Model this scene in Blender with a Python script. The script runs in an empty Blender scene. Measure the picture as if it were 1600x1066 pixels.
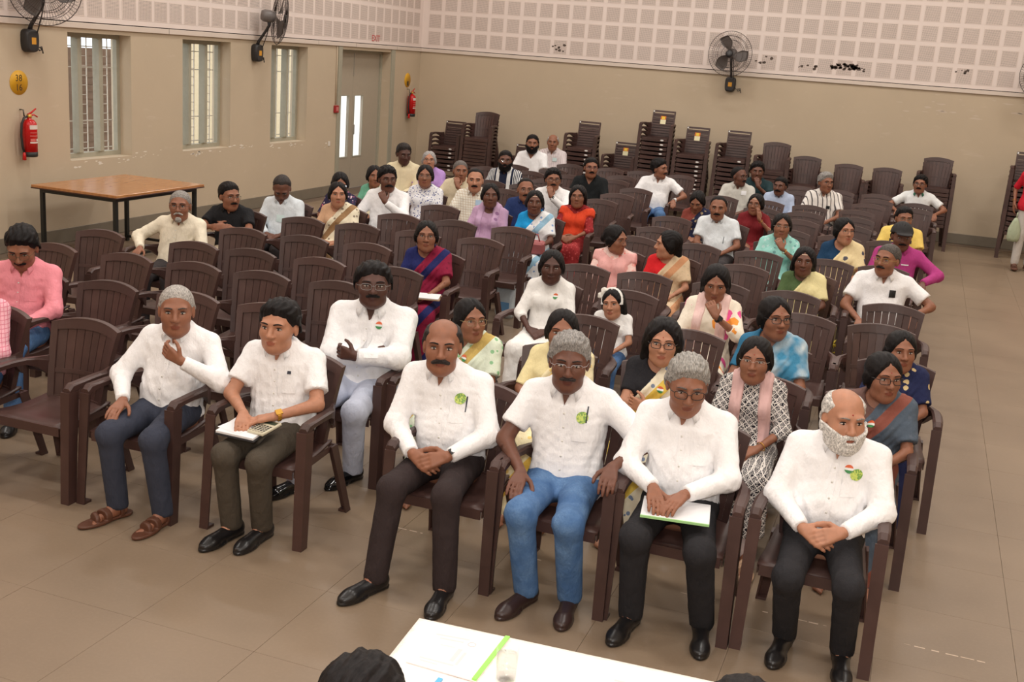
import bpy, math, random
import numpy as np
from mathutils import Matrix, Vector
random.seed(7)
scene = bpy.context.scene
COL = scene.collection
PI = math.pi

# ------------------------------------------------------------------ camera
cam_d = bpy.data.cameras.new('camera')
cam_d.sensor_width = 36.0
cam_d.lens = 1735.15 / 1600.0 * 36.0
cam_d.clip_end = 200
cam_o = bpy.data.objects.new('camera', cam_d)
COL.objects.link(cam_o)
_yaw, _pit, _rol = -0.338144661, 0.251628939, 0.0750736402
_f = Vector((math.sin(_yaw)*math.cos(_pit), math.cos(_yaw)*math.cos(_pit), -math.sin(_pit)))
_r = Vector((math.cos(_yaw), -math.sin(_yaw), 0))
_u = _r.cross(_f)
_r2 = _r*math.cos(_rol) + _u*math.sin(_rol)
_u2 = -_r*math.sin(_rol) + _u*math.cos(_rol)
CAM = Vector((9.2413, 0.0, 2.5))
cam_o.matrix_world = Matrix(((_r2.x, _u2.x, -_f.x, CAM.x), (_r2.y, _u2.y, -_f.y, CAM.y), (_r2.z, _u2.z, -_f.z, CAM.z), (0, 0, 0, 1)))
scene.camera = cam_o

# ------------------------------------------------------------------ exposure, sky, lamps
scene.view_settings.view_transform = 'Standard'
scene.view_settings.look = 'None'
scene.view_settings.gamma = 1.0
scene.view_settings.use_curve_mapping = False
scene.view_settings.exposure = 0.0
world = bpy.data.worlds.new('world')
scene.world = world
world.use_nodes = True
wn = world.node_tree
wn.nodes['Background'].inputs['Color'].default_value = (0.86, 0.93, 1.0, 1)
wn.nodes['Background'].inputs['Strength'].default_value = 2.2
FLASH_W = 300.0
CEIL_W = 59.0
fl = bpy.data.lights.new('camera_flash', 'POINT')       # the photographer's flash, just above the lens
fl.energy = FLASH_W
fl.shadow_soft_size = 0.07
fl.color = (1.0, 0.965, 0.94)
flo = bpy.data.objects.new('camera_flash', fl)
flo.location = (9.24, -0.02, 2.68)
COL.objects.link(flo)

# ------------------------------------------------------------------ helpers: materials
def lin(c):
    return tuple(((v/255.0)/12.92 if v/255.0 <= 0.04045 else ((v/255.0+0.055)/1.055)**2.4) for v in c)

class NT:
    def __init__(s, name):
        s.m = bpy.data.materials.new(name); s.m.use_nodes = True
        s.t = s.m.node_tree; s.b = s.t.nodes['Principled BSDF']
    def n(s, kind, **kw):
        nd = s.t.nodes.new(kind)
        for k, v in kw.items():
            if hasattr(nd, k): setattr(nd, k, v)
        return nd
    def l(s, a, b): s.t.links.new(a, b)
    def val(s, sock, v): 
        if hasattr(v, 'is_output'): s.l(v, sock)
        else: sock.default_value = v
    def math(s, op, a, b=0.0, c=0.0):
        nd = s.n('ShaderNodeMath'); nd.operation = op
        s.val(nd.inputs[0], a); s.val(nd.inputs[1], b); s.val(nd.inputs[2], c)
        return nd.outputs[0]
    def mix(s, f, a, b):
        nd = s.n('ShaderNodeMix'); nd.data_type = 'RGBA'
        s.val(nd.inputs[0], f)
        s.val(nd.inputs[6], a if hasattr(a, 'is_output') else tuple(a)+(1,))
        s.val(nd.inputs[7], b if hasattr(b, 'is_output') else tuple(b)+(1,))
        return nd.outputs[2]
    def coord(s, which='Object'):
        return s.n('ShaderNodeTexCoord').outputs[which]
    def noise(s, vec, scale, detail=3, rough=0.55):
        nd = s.n('ShaderNodeTexNoise'); s.l(vec, nd.inputs['Vector'])
        nd.inputs['Scale'].default_value = scale; nd.inputs['Detail'].default_value = detail
        nd.inputs['Roughness'].default_value = rough
        return nd.outputs[0]
    def ramp(s, f, lo, hi):
        nd = s.n('ShaderNodeMapRange'); s.val(nd.inputs[0], f); nd.inputs[1].default_value = lo; nd.inputs[2].default_value = hi
        return nd.outputs[0]
    def bump(s, h, strength=0.3, dist=0.01):
        nd = s.n('ShaderNodeBump'); nd.inputs['Strength'].default_value = strength; nd.inputs['Distance'].default_value = dist
        s.l(h, nd.inputs['Height']); s.l(nd.outputs[0], s.b.inputs['Normal'])
    def sep(s, vec):
        nd = s.n('ShaderNodeSeparateXYZ'); s.l(vec, nd.inputs[0]); return nd.outputs
    def color(s, c): s.val(s.b.inputs['Base Color'], c if hasattr(c, 'is_output') else tuple(c)+(1,))
    def rough(s, r): s.val(s.b.inputs['Roughness'], r)

_mc = {}
def plain(name, rgb, rough=0.5, metal=0.0, var=0.0, scale=20, bump=0.0, bscale=60, spec=None):
    if name in _mc: return _mc[name]
    t = NT(name); c = lin(rgb)
    if var > 0:
        v = t.coord(); nz = t.noise(v, scale)
        t.color(t.mix(t.ramp(nz, 0.3, 0.7), tuple(x*(1-var) for x in c), tuple(min(1, x*(1+var)) for x in c)))
    else: t.color(c)
    t.rough(rough); t.b.inputs['Metallic'].default_value = metal
    if spec is not None: t.b.inputs['Specular IOR Level'].default_value = spec
    if bump > 0: t.bump(t.noise(t.coord(), bscale, 4), bump)
    _mc[name] = t.m
    return t.m

def cloth(rgb, pattern='plain', c2=(255, 255, 255), c3=None, scale=1.0, rough=0.85, sheen=0.0):
    key = ('cloth', rgb, pattern, c2, c3, scale, rough)
    if key in _mc: return _mc[key]
    t = NT('cloth_'+pattern); c = lin(rgb); d = lin(c2); e = lin(c3) if c3 else d
    v = t.coord()
    x, y, z = t.sep(v)
    if pattern == 'plain':
        nz = t.noise(v, 9.0*scale, 4)
        t.color(t.mix(t.ramp(nz, 0.25, 0.75), tuple(k*0.94 for k in c), tuple(min(1, k*1.04) for k in c)))
    elif pattern == 'check':
        u = t.math('ADD', x, t.math('MULTIPLY', y, 0.7))
        fx = t.math('LESS_THAN', t.math('FRACT', t.math('MULTIPLY', u, 45*scale)), 0.16)
        fz = t.math('LESS_THAN', t.math('FRACT', t.math('MULTIPLY', z, 45*scale)), 0.16)
        t.color(t.mix(t.math('MAXIMUM', fx, fz), c, d))
    elif pattern == 'stripe':
        u = t.math('ADD', x, t.math('MULTIPLY', y, 0.8))
        fx = t.math('LESS_THAN', t.math('FRACT', t.math('MULTIPLY', u, 30*scale)), 0.22)
        t.color(t.mix(fx, c, d))
    elif pattern == 'polo':
        u = t.math('ABSOLUTE', x)
        a = t.math('MULTIPLY', t.math('GREATER_THAN', u, 0.055), t.math('LESS_THAN', u, 0.105))
        b = t.math('MULTIPLY', t.math('GREATER_THAN', u, 0.125), t.math('LESS_THAN', t.math('FRACT', t.math('MULTIPLY', u, 45)), 0.45))
        t.color(t.mix(t.math('MAXIMUM', a, b), c, d))
    elif pattern == 'hstripe':
        fz = t.math('LESS_THAN', t.math('FRACT', t.math('MULTIPLY', z, 22*scale)), 0.3)
        t.color(t.mix(fz, c, d))
    elif pattern == 'print':
        w = t.n('ShaderNodeTexVoronoi'); t.l(v, w.inputs['Vector']); w.inputs['Scale'].default_value = 42*scale
        nz = t.noise(v, 60*scale, 2)
        dd = t.math('ADD', w.outputs['Distance'], t.math('MULTIPLY', nz, 0.35))
        f = t.math('LESS_THAN', dd, 0.50)
        pick = t.math('GREATER_THAN', t.sep(w.outputs['Color'])[0], 0.55)
        t.color(t.mix(f, c, t.mix(pick, d, e)))
    elif pattern == 'floral':
        w = t.n('ShaderNodeTexVoronoi'); t.l(v, w.inputs['Vector']); w.inputs['Scale'].default_value = 7.5*scale
        nz = t.noise(v, 26*scale, 1)
        dd = t.math('ADD', w.outputs['Distance'], t.math('MULTIPLY', nz, 0.28))
        f = t.math('LESS_THAN', dd, 0.50)
        pick = t.math('GREATER_THAN', t.sep(w.outputs['Color'])[1], 0.5)
        t.color(t.mix(f, c, t.mix(pick, d, e)))
    elif pattern == 'lattice':
        u = t.math('ADD', x, z); q = t.math('SUBTRACT', x, z)
        f1 = t.math('LESS_THAN', t.math('FRACT', t.math('MULTIPLY', u, 26*scale)), 0.14)
        f2 = t.math('LESS_THAN', t.math('FRACT', t.math('MULTIPLY', q, 26*scale)), 0.14)
        w = t.n('ShaderNodeTexVoronoi'); t.l(v, w.inputs['Vector']); w.inputs['Scale'].default_value = 55*scale
        f3 = t.math('LESS_THAN', t.math('FRACT', t.math('MULTIPLY', w.outputs['Distance'], 3.2)), 0.34)
        t.color(t.mix(t.math('MAXIMUM', t.math('MAXIMUM', f1, f2), f3), c, d))
    elif pattern == 'saree':      # plain ground, scattered motifs, diagonal border bands
        q = t.math('SUBTRACT', t.math('MULTIPLY', z, 0.62), t.math('MULTIPLY', x, 0.78))
        fr = t.math('FRACT', t.math('MULTIPLY', q, 4.2*scale))
        band = t.math('GREATER_THAN', fr, 0.76)
        w = t.n('ShaderNodeTexVoronoi'); t.l(v, w.inputs['Vector']); w.inputs['Scale'].default_value = 20*scale
        mo = t.math('LESS_THAN', w.outputs['Distance'], 0.24)
        t.color(t.mix(band, t.mix(t.math('MULTIPLY', mo, 0.8), c, e), d))
    elif pattern == 'fade':       # cloudy two-tone dye
        nz = t.noise(v, 6.0*scale, 2)
        t.color(t.mix(t.ramp(nz, 0.42, 0.62), c, d))
    elif pattern == 'denim':
        nz = t.noise(v, 9.0, 3); n2 = t.noise(v, 120, 2)
        t.color(t.mix(t.math('MULTIPLY', t.ramp(nz, 0.35, 0.7), n2), c, d))
    t.rough(rough)
    t.b.inputs['Specular IOR Level'].default_value = 0.25
    mp = t.n('ShaderNodeMapping'); t.l(v, mp.inputs['Vector']); mp.inputs['Scale'].default_value = (1.0, 1.0, 0.45)
    t.bump(t.noise(mp.outputs[0], 17.0, 4, 0.6), 0.55, 0.028)
    _mc[key] = t.m
    return t.m

def skin(rgb):
    key = ('skin', rgb)
    if key in _mc: return _mc[key]
    t = NT('skin'); c = lin(rgb); v = t.coord()
    nz = t.noise(v, 28, 3)
    t.color(t.mix(t.ramp(nz, 0.3, 0.7), tuple(k*0.9 for k in c), (min(1, c[0]*1.08), c[1]*1.04, c[2]*1.02)))
    t.rough(0.48); t.b.inputs['Specular IOR Level'].default_value = 0.4
    t.bump(t.noise(v, 260, 2), 0.12, 0.002)
    _mc[key] = t.m
    return t.m

def hairmat(rgb):
    key = ('hair', rgb)
    if key in _mc: return _mc[key]
    t = NT('hair'); c = lin(rgb); v = t.coord()
    mp = t.n('ShaderNodeMapping'); t.l(v, mp.inputs['Vector']); mp.inputs['Scale'].default_value = (1.0, 0.22, 0.5)
    nz = t.noise(mp.outputs[0], 230, 3)
    t.color(t.mix(t.ramp(nz, 0.3, 0.7), tuple(k*0.4 for k in c), tuple(min(1, k*1.3) for k in c)))
    t.rough(0.55); t.b.inputs['Specular IOR Level'].default_value = 0.18
    t.bump(nz, 0.5, 0.003)
    _mc[key] = t.m
    return t.m

def glassmat():
    if 'lensglass' in _mc: return _mc['lensglass']
    t = NT('lens_glass'); t.t.nodes.remove(t.b)
    tr = t.n('ShaderNodeBsdfTransparent'); gl = t.n('ShaderNodeBsdfGlossy'); gl.inputs['Roughness'].default_value = 0.06
    lw = t.n('ShaderNodeLayerWeight'); lw.inputs['Blend'].default_value = 0.5
    fr = t.n('ShaderNodeMath'); fr.operation = 'MULTIPLY_ADD'; t.l(t.math('POWER', lw.outputs['Facing'], 4.0), fr.inputs[0]); fr.inputs[1].default_value = 0.45; fr.inputs[2].default_value = 0.03
    mx = t.n('ShaderNodeMixShader'); t.l(fr.outputs[0], mx.inputs[0]); t.l(tr.outputs[0], mx.inputs[1]); t.l(gl.outputs[0], mx.inputs[2])
    out = [n for n in t.t.nodes if n.type == 'OUTPUT_MATERIAL'][0]
    t.l(mx.outputs[0], out.inputs[0])
    _mc['lensglass'] = t.m
    return t.m

# ------------------------------------------------------------------ helpers: meshes and objects
def mesh_np(name, V, F, smooth=True):
    """V (n,3) array, F (m,4) or (m,3) int array"""
    me = bpy.data.meshes.new(name)
    V = np.asarray(V, np.float32); F = np.asarray(F, np.int32)
    me.vertices.add(len(V)); me.vertices.foreach_set('co', V.ravel())
    k = F.shape[1]
    me.loops.add(F.size); me.loops.foreach_set('vertex_index', F.ravel())
    me.polygons.add(len(F)); me.polygons.foreach_set('loop_start', np.arange(0, F.size, k, dtype=np.int32))
    if smooth: me.polygons.foreach_set('use_smooth', np.ones(len(F), dtype=bool))
    me.update(calc_edges=True)
    return me

class MB:
    """collects shapes into one mesh"""
    def __init__(s): s.v = []; s.f = []; s.sm = []; s.mi = []; s.cm = 0
    def add(s, vs, fs, smooth=False):
        o = len(s.v); s.v += [tuple(p) for p in vs]
        for f in fs: s.f.append(tuple(i+o for i in f)); s.sm.append(smooth); s.mi.append(s.cm)
        return s
    def box(s, x0, x1, y0, y1, z0, z1):
        vs = [(x0,y0,z0),(x1,y0,z0),(x1,y1,z0),(x0,y1,z0),(x0,y0,z1),(x1,y0,z1),(x1,y1,z1),(x0,y1,z1)]
        return s.add(vs, [(0,3,2,1),(4,5,6,7),(0,1,5,4),(1,2,6,5),(2,3,7,6),(3,0,4,7)])
    def bbox(s, x0, x1, y0, y1, z0, z1, b=0.004):
        """box with chamfered vertical and top edges"""
        def ring(z, k): return [(x0+k,y0,z),(x1-k,y0,z),(x1,y0+k,z),(x1,y1-k,z),(x1-k,y1,z),(x0+k,y1,z),(x0,y1-k,z),(x0,y0+k,z)]
        def ins(r, k): return [(min(max(x,x0+k),x1-k), min(max(y,y0+k),y1-k), z) for x,y,z in r]
        rs = [ins(ring(z0,b),b), ring(z0+b,b), ring(z1-b,b), ins([(x,y,z1) for x,y,_ in ring(z1,b)],b)]
        return s.loft(rs, cap=True, smooth=False)
    def loft(s, rings, cap=True, smooth=True, closed=True):
        n = len(rings[0]); vs = [p for r in rings for p in r]; fs = []
        for i in range(len(rings)-1):
            for j in range(n if closed else n-1):
                a = i*n+j; b = i*n+(j+1) % n
                fs.append((a, b, b+n, a+n))
        s.add(vs, fs, smooth)
        if cap:
            o = len(s.v)-len(vs)
            s.f.append(tuple(o+i for i in reversed(range(n)))); s.sm.append(False); s.mi.append(s.cm)
            s.f.append(tuple(o+(len(rings)-1)*n+i for i in range(n))); s.sm.append(False); s.mi.append(s.cm)
        return s
    def tube(s, pts, r, n=8, cap=True, smooth=True, closed=False):
        pts = [Vector(p) for p in pts]; N = len(pts)
        rr = r if isinstance(r, (list, tuple)) else [r]*N
        rings = []; up = None
        for i in range(N):
            if closed: t = pts[(i+1) % N]-pts[i-1]
            else: t = pts[min(i+1, N-1)]-pts[max(i-1, 0)]
            t.normalize()
            if up is None:
                up = Vector((0,0,1)) if abs(t.z) < 0.9 else Vector((1,0,0))
            a = t.cross(up); a.normalize(); b = a.cross(t); b.normalize(); up = b
            rings.append([tuple(pts[i]+(a*math.cos(2*PI*k/n)+b*math.sin(2*PI*k/n))*rr[i]) for k in range(n)])
        if closed: rings.append(rings[0]); cap = False
        return s.loft(rings, cap, smooth)
    def lathe(s, prof, n=20, axis='z', c=(0,0,0), cap=True, smooth=True):
        rings = []
        for r, h in prof:
            ring = []
            for k in range(n):
                a = 2*PI*k/n; u = r*math.cos(a); v = r*math.sin(a)
                p = (u, v, h) if axis == 'z' else ((u, h, -v) if axis == 'y' else (h, u, v))
                ring.append((c[0]+p[0], c[1]+p[1], c[2]+p[2]))
            rings.append(ring)
        return s.loft(rings, cap, smooth)
    def ribbon(s, secs, smooth=True):
        return s.loft(secs, True, smooth)
    def mesh(s, name):
        me = bpy.data.meshes.new(name)
        me.from_pydata(s.v, [], s.f)
        me.polygons.foreach_set('use_smooth', s.sm)
        if any(s.mi): me.polygons.foreach_set('material_index', s.mi)
        me.update()
        return me
    def build(s, name, mats, parent=None):
        return obj(name, s.mesh(name), mats, parent)

def obj(name, me, mats=None, parent=None, loc=None, matrix=None):
    o = bpy.data.objects.new(name, me)
    COL.objects.link(o)
    if mats is not None:
        if not isinstance(mats, (list, tuple)): mats = [mats]
        if len(me.materials) == 0:
            for m in mats: me.materials.append(m)
        else:
            for i, m in enumerate(mats):
                if me.materials[i] != m:
                    o.material_slots[i].link = 'OBJECT'; o.material_slots[i].material = m
    if parent is not None: o.parent = parent
    if loc is not None: o.location = loc
    if matrix is not None: o.matrix_local = matrix
    return o
def tag(o, label=None, cat=None, group=None, kind=None):
    if label: o['label'] = label
    if cat: o['category'] = cat
    if group: o['group'] = group
    if kind: o['kind'] = kind
    return o
def empty(name, loc=(0,0,0), rz=0):
    o = bpy.data.objects.new(name, None); COL.objects.link(o); o.location = loc; o.rotation_euler = (0,0,rz)
    o.empty_display_size = 0.1
    return o
def text_mesh(name, body, size, mat, parent=None, matrix=None, extrude=0.001):
    cu = bpy.data.curves.new(name, 'FONT'); cu.body = body; cu.size = size; cu.align_x = 'CENTER'; cu.align_y = 'CENTER'; cu.extrude = extrude
    cu.resolution_u = 2
    tmp = bpy.data.objects.new(name, cu); COL.objects.link(tmp)
    bpy.context.view_layer.update()
    me = bpy.data.meshes.new_from_object(tmp.evaluated_get(bpy.context.evaluated_depsgraph_get()))
    bpy.data.objects.remove(tmp); bpy.data.curves.remove(cu)
    me.materials.clear()
    return obj(name, me, mat, parent, matrix=matrix)
def M3(cx, cy, cz, loc):
    """matrix with the given column axes and location"""
    m = Matrix.Identity(4)
    for i in range(3): m[i][0] = cx[i]; m[i][1] = cy[i]; m[i][2] = cz[i]; m[i][3] = loc[i]
    return m
def ordn(i):
    return ['first','second','third','fourth','fifth','sixth','seventh','eighth','ninth','tenth','eleventh','twelfth','thirteenth','fourteenth','fifteenth','sixteenth','seventeenth'][i]
# ------------------------------------------------------------------ the setting
D = 19.832; XR = 14.6; YF = -3.2; ZC = 6.2; ZP = 2.51
def wall_mat(name, rgb, var=0.05, marks=0.0):
    t = NT(name); v = t.coord(); c = lin(rgb)
    a = t.noise(v, 0.7, 4, 0.6); b = t.noise(v, 14, 3)
    col = t.mix(t.ramp(a, 0.3, 0.7), tuple(k*(1-var) for k in c), tuple(min(1, k*(1+var)) for k in c))
    if marks > 0:
        s = t.n('ShaderNodeMapping'); t.l(v, s.inputs['Vector']); s.inputs['Scale'].default_value = (1, 1, 3.5)
        m = t.math('MULTIPLY', t.ramp(t.noise(s.outputs[0], 2.4, 6, 0.7), 0.60, 0.70), marks)
        col = t.mix(m, col, lin((214, 198, 180)))
    t.color(col); t.rough(0.8); t.bump(b, 0.08, 0.01)
    return t.m
M_WALL = wall_mat('plaster_beige', (198, 180, 155), 0.04, 0.35)
M_BOARD = plain('board_white', (236, 221, 213), 0.75, var=0.02, scale=3)
M_BASE = plain('skirting_grey', (128, 118, 103), 0.5, var=0.06, scale=6)
M_LEDGE = plain('ledge_white', (220, 205, 192), 0.6)
M_DARKGAP = plain('gap_dark', (60, 50, 46), 0.9)
def perf_mat():
    t = NT('perforated_board'); v = t.coord(); x, y, z = t.sep(v)
    def dots(u):
        return t.math('ABSOLUTE', t.math('SUBTRACT', t.math('FRACT', t.math('ADD', t.math('MULTIPLY', u, 1/0.0155), 0.5)), 0.5))
    r = t.math('ADD', t.math('POWER', dots(x), 2.0), t.math('POWER', dots(z), 2.0))
    hole = t.math('LESS_THAN', r, 0.075)
    inside = t.math('MULTIPLY', t.math('LESS_THAN', t.math('ABSOLUTE', x), 0.118), t.math('LESS_THAN', t.math('ABSOLUTE', z), 0.118))
    w = lin((228, 212, 203))
    info = t.n('ShaderNodeObjectInfo')
    base = t.mix(t.math('MULTIPLY', info.outputs['Random'], 0.5), w, lin((220, 203, 193)))
    t.color(t.mix(t.math('MULTIPLY', hole, inside), base, lin((104, 88, 78)))); t.rough(0.8)
    return t.m
M_PERF = perf_mat()
def floor_mat():
    t = NT('floor_stone'); v = t.coord('Object'); info = t.n('ShaderNodeObjectInfo')
    g = t.n('ShaderNodeNewGeometry').outputs['Position']
    c = lin((136, 117, 97)); n1 = t.noise(g, 0.9, 5, 0.6); n2 = t.noise(g, 60, 3)
    col = t.mix(t.ramp(n1, 0.3, 0.72), tuple(k*0.86 for k in c), tuple(k*1.1 for k in c))
    col = t.mix(t.math('MULTIPLY', info.outputs['Random'], 0.10), col, lin((126, 108, 92)))
    col = t.mix(t.math('MULTIPLY', t.ramp(n2, 0.45, 0.75), 0.12), col, lin((160, 142, 122)))
    t.color(col); t.rough(t.math('ADD', 0.30, t.math('MULTIPLY', n1, 0.22))); t.b.inputs['Specular IOR Level'].default_value = 0.4
    return t.m
M_FLOOR = floor_mat()
M_GROUT = plain('floor_joint', (112, 95, 79), 0.9)

def struct(o): o['kind'] = 'structure'; return o

# floor: bed with real slabs, joints recessed
TS = 0.61
fb = MB().box(-0.3, XR, YF, D+0.1, -0.12, -0.004)
floor = struct(fb.build('floor', M_GROUT))
slab = MB().bbox(0.0007, TS-0.0007, 0.0007, TS-0.0007, -0.006, 0.0, 0.0006).mesh('floor_slab')
slots = []
nx = int(XR/TS)+1; ny = int((D-YF)/TS)+1
def visible_rank(x, y):
    d = Vector((x, y, 0))-CAM
    z = d.dot(_f)
    if z < 0.5: return None
    px = 800+1735.15*d.dot(_r2)/z; py = 533-1735.15*d.dot(_u2)/z
    return z if (-60 < px < 1660 and -40 < py < 1130) else None
rest = []
for i in range(nx):
    for j in range(ny):
        x = i*TS+0.22-TS; y = YF+j*TS+0.10-TS
        if x+TS > XR or y+TS > D or x < -0.3 or y < YF: continue
        k = visible_rank(x+TS/2, y+TS/2)
        (slots if k else rest).append((k or 0, x, y))
slots.sort()
for k, x, y in slots[:300]:
    obj('slab', slab, M_FLOOR, floor, loc=(x, y, 0))
mb = MB()
for k, x, y in slots[300:]+rest:
    mb.box(x+0.0007, x+TS-0.0007, y+0.0007, y+TS-0.0007, -0.006, 0.0)
tag(mb.build('slab_field', M_FLOOR, floor), kind='stuff')

# pale chipped filler along some joints
mbf = MB(); rnd = random.Random(3)
for (x0, x1, y) in ((8.85, 9.15, 5.03), (9.5, 9.85, 5.03), (7.55, 7.72, 5.03), (8.45, 8.62, 5.03), (9.25, 9.5, 4.42), (6.9, 7.05, 5.03)):
    x = x0
    while x < x1:
        l = rnd.uniform(0.015, 0.06); w = rnd.uniform(0.002, 0.005)
        mbf.box(x, min(x+l, x1), y-w+rnd.uniform(-.004, .004), y+w, -0.004, 0.0006); x += l+rnd.uniform(0.004, 0.03)
tag(mbf.build('joint_filler', plain('filler_pale', (205, 185, 165), 0.8), floor), kind='stuff')

# back wall
wb = struct(MB().box(-0.35, XR+0.2, D, D+0.2, -0.1, ZP-0.012).build('wall_back', M_WALL))
ub = struct(MB().box(-0.02, XR+0.2, D-0.012, D+0.2, ZP, ZC).build('wall_back_upper', M_BOARD))
struct(MB().bbox(-0.02, XR, D-0.03, D, ZP-0.075, ZP-0.012, 0.004).build('trim_1', M_LEDGE))
struct(MB().box(0, XR, D-0.004, D, ZP-0.012, ZP).build('trim_2', M_DARKGAP))
struct(MB().bbox(0.012, XR, D-0.014, D, 0, 0.165, 0.003).build('baseboard_back', M_BASE))
perf = MB().bbox(-0.1265, 0.1265, -0.003, 0.0, -0.1265, 0.1265, 0.002).mesh('panel')
for c in range(0, 38):
    for r in range(0, 5):
        x = 0.115+0.15625+0.3125*c
        obj('panel', perf, M_PERF, ub, loc=(x, D-0.012, ZP+0.03+0.15625+0.3125*r))
# dirt patches on the perforated board where water has leaked
mbd = MB(); rnd = random.Random(5)
def blotch(x0, x1, z0, z1, n):
    for _ in range(n):
        x = rnd.uniform(x0, x1); z = rnd.uniform(z0, z1); s = rnd.uniform(0.008, 0.026)
        pts = [(x+s*rnd.uniform(.6, 1.2)*math.cos(a)*1.4, D-0.0158, z+s*rnd.uniform(.6, 1.2)*math.sin(a)) for a in [k*PI/4 for k in range(8)]]
        mbd.add(pts, [tuple(range(8))])
blotch(7.55, 8.1, 2.66, 2.72, 46); blotch(7.62, 8.0, 2.72, 2.75, 16); blotch(7.0, 7.4, 2.64, 2.70, 8); blotch(2.62, 2.85, 2.62, 2.78, 10); blotch(9.5, 9.75, 2.62, 2.8, 7); blotch(6.3, 6.6, 2.66, 2.8, 6)
tag(mbd.build('damp_stain', plain('stain_dark', (92, 78, 70), 0.9), ub), kind='stuff')

# left wall with three window openings and a door recess
WINS = [(10.42, 11.50), (12.52, 13.60), (14.64, 15.68)]
DOOR = (16.76, 18.58)
Z0, Z1 = 0.94, 2.385
mb = MB(); T = 0.30
ys = YF
for (a, b) in WINS:
    mb.box(-T, 0, ys, a, -0.1, ZP-0.012); mb.box(-T, 0, a, b, -0.1, Z0); mb.box(-T, 0, a, b, Z1, ZP-0.012); ys = b
mb.box(-T, 0, ys, DOOR[0], -0.1, ZP-0.012); mb.box(-T, 0, DOOR[0], DOOR[1], Z1, ZP-0.012); mb.box(-T, 0, DOOR[1], D, -0.1, ZP-0.012)
wl = struct(mb.build('wall_left', M_WALL))
ul = struct(MB().box(-T, 0.012, YF, D, ZP, ZC).build('wall_left_upper', M_BOARD))
struct(MB().bbox(0, 0.03, YF, D, ZP-0.075, ZP-0.012, 0.004).build('trim_3', M_LEDGE))
struct(MB().box(0, 0.004, YF, D, ZP-0.012, ZP).build('trim_4', M_DARKGAP))
mb = MB()
for a, b in ((YF, DOOR[0]), (DOOR[1], D-0.014)): mb.bbox(0, 0.014, a, b, 0, 0.165, 0.003)
struct(mb.build('baseboard_left', M_BASE))
seam = plain('trim_seam', (120, 104, 94), 0.9)
struct_seams = MB()
for y in (12.2, 15.95, 17.2, 18.75): struct_seams.box(0.03, 0.0306, y, y+0.006, ZP-0.074, ZP-0.012)
o = struct(struct_seams.build('trim_5', seam))
for c in range(0, 36):
    for r in range(0, 3):
        y = D-0.115-0.15625-0.3*c
        if y < 9.2: continue
        obj('panel', perf, M_PERF, ul, matrix=Matrix.Translation((0.012, y, ZP+0.03+0.15625+0.3125*r)) @ Matrix.Rotation(PI/2, 4, 'Z'))
# chipped paint on sills and wall
mbc = MB(); rnd = random.Random(11)
def chip(y, z, n, dy, dz):
    for _ in range(n):
        yy = y+rnd.uniform(-dy, dy); zz = z+rnd.uniform(-dz, dz); s = rnd.uniform(.006, .02)
        mbc.add([(0.0012, yy+s*rnd.uniform(.6, 1.6)*math.cos(a)*1.8, zz+s*rnd.uniform(.4, 1)*math.sin(a)*.7) for a in [k*PI/3.5 for k in range(7)]], [tuple(range(7))])
for a, b in WINS: chip((a+b)/2, Z0-0.05, 12, 0.5, 0.03)
chip(11.8, 0.95, 10, 0.3, 0.04); chip(13.9, 0.93, 12, 0.3, 0.03); chip(16.3, 0.83, 3, 0.03, 0.06)
tag(mbc.build('chipped_paint', plain('chip_white', (232, 222, 208), 0.8), wl), kind='stuff')
mbc = MB()
for _ in range(40):
    x = rnd.uniform(8.7, 12.5); z = rnd.uniform(2.02, 2.4); s = rnd.uniform(.008, .045)
    mbc.add([(x+s*rnd.uniform(.6, 1.5)*math.cos(a)*2, D-0.0012, z+s*rnd.uniform(.4, 1)*math.sin(a)*.6) for a in [-k*PI/3.5 for k in range(7)]], [tuple(reversed(range(7)))])
tag(mbc.build('chipped_paint', plain('chip_pale', (206, 190, 172), 0.85), wb), kind='stuff')

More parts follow.
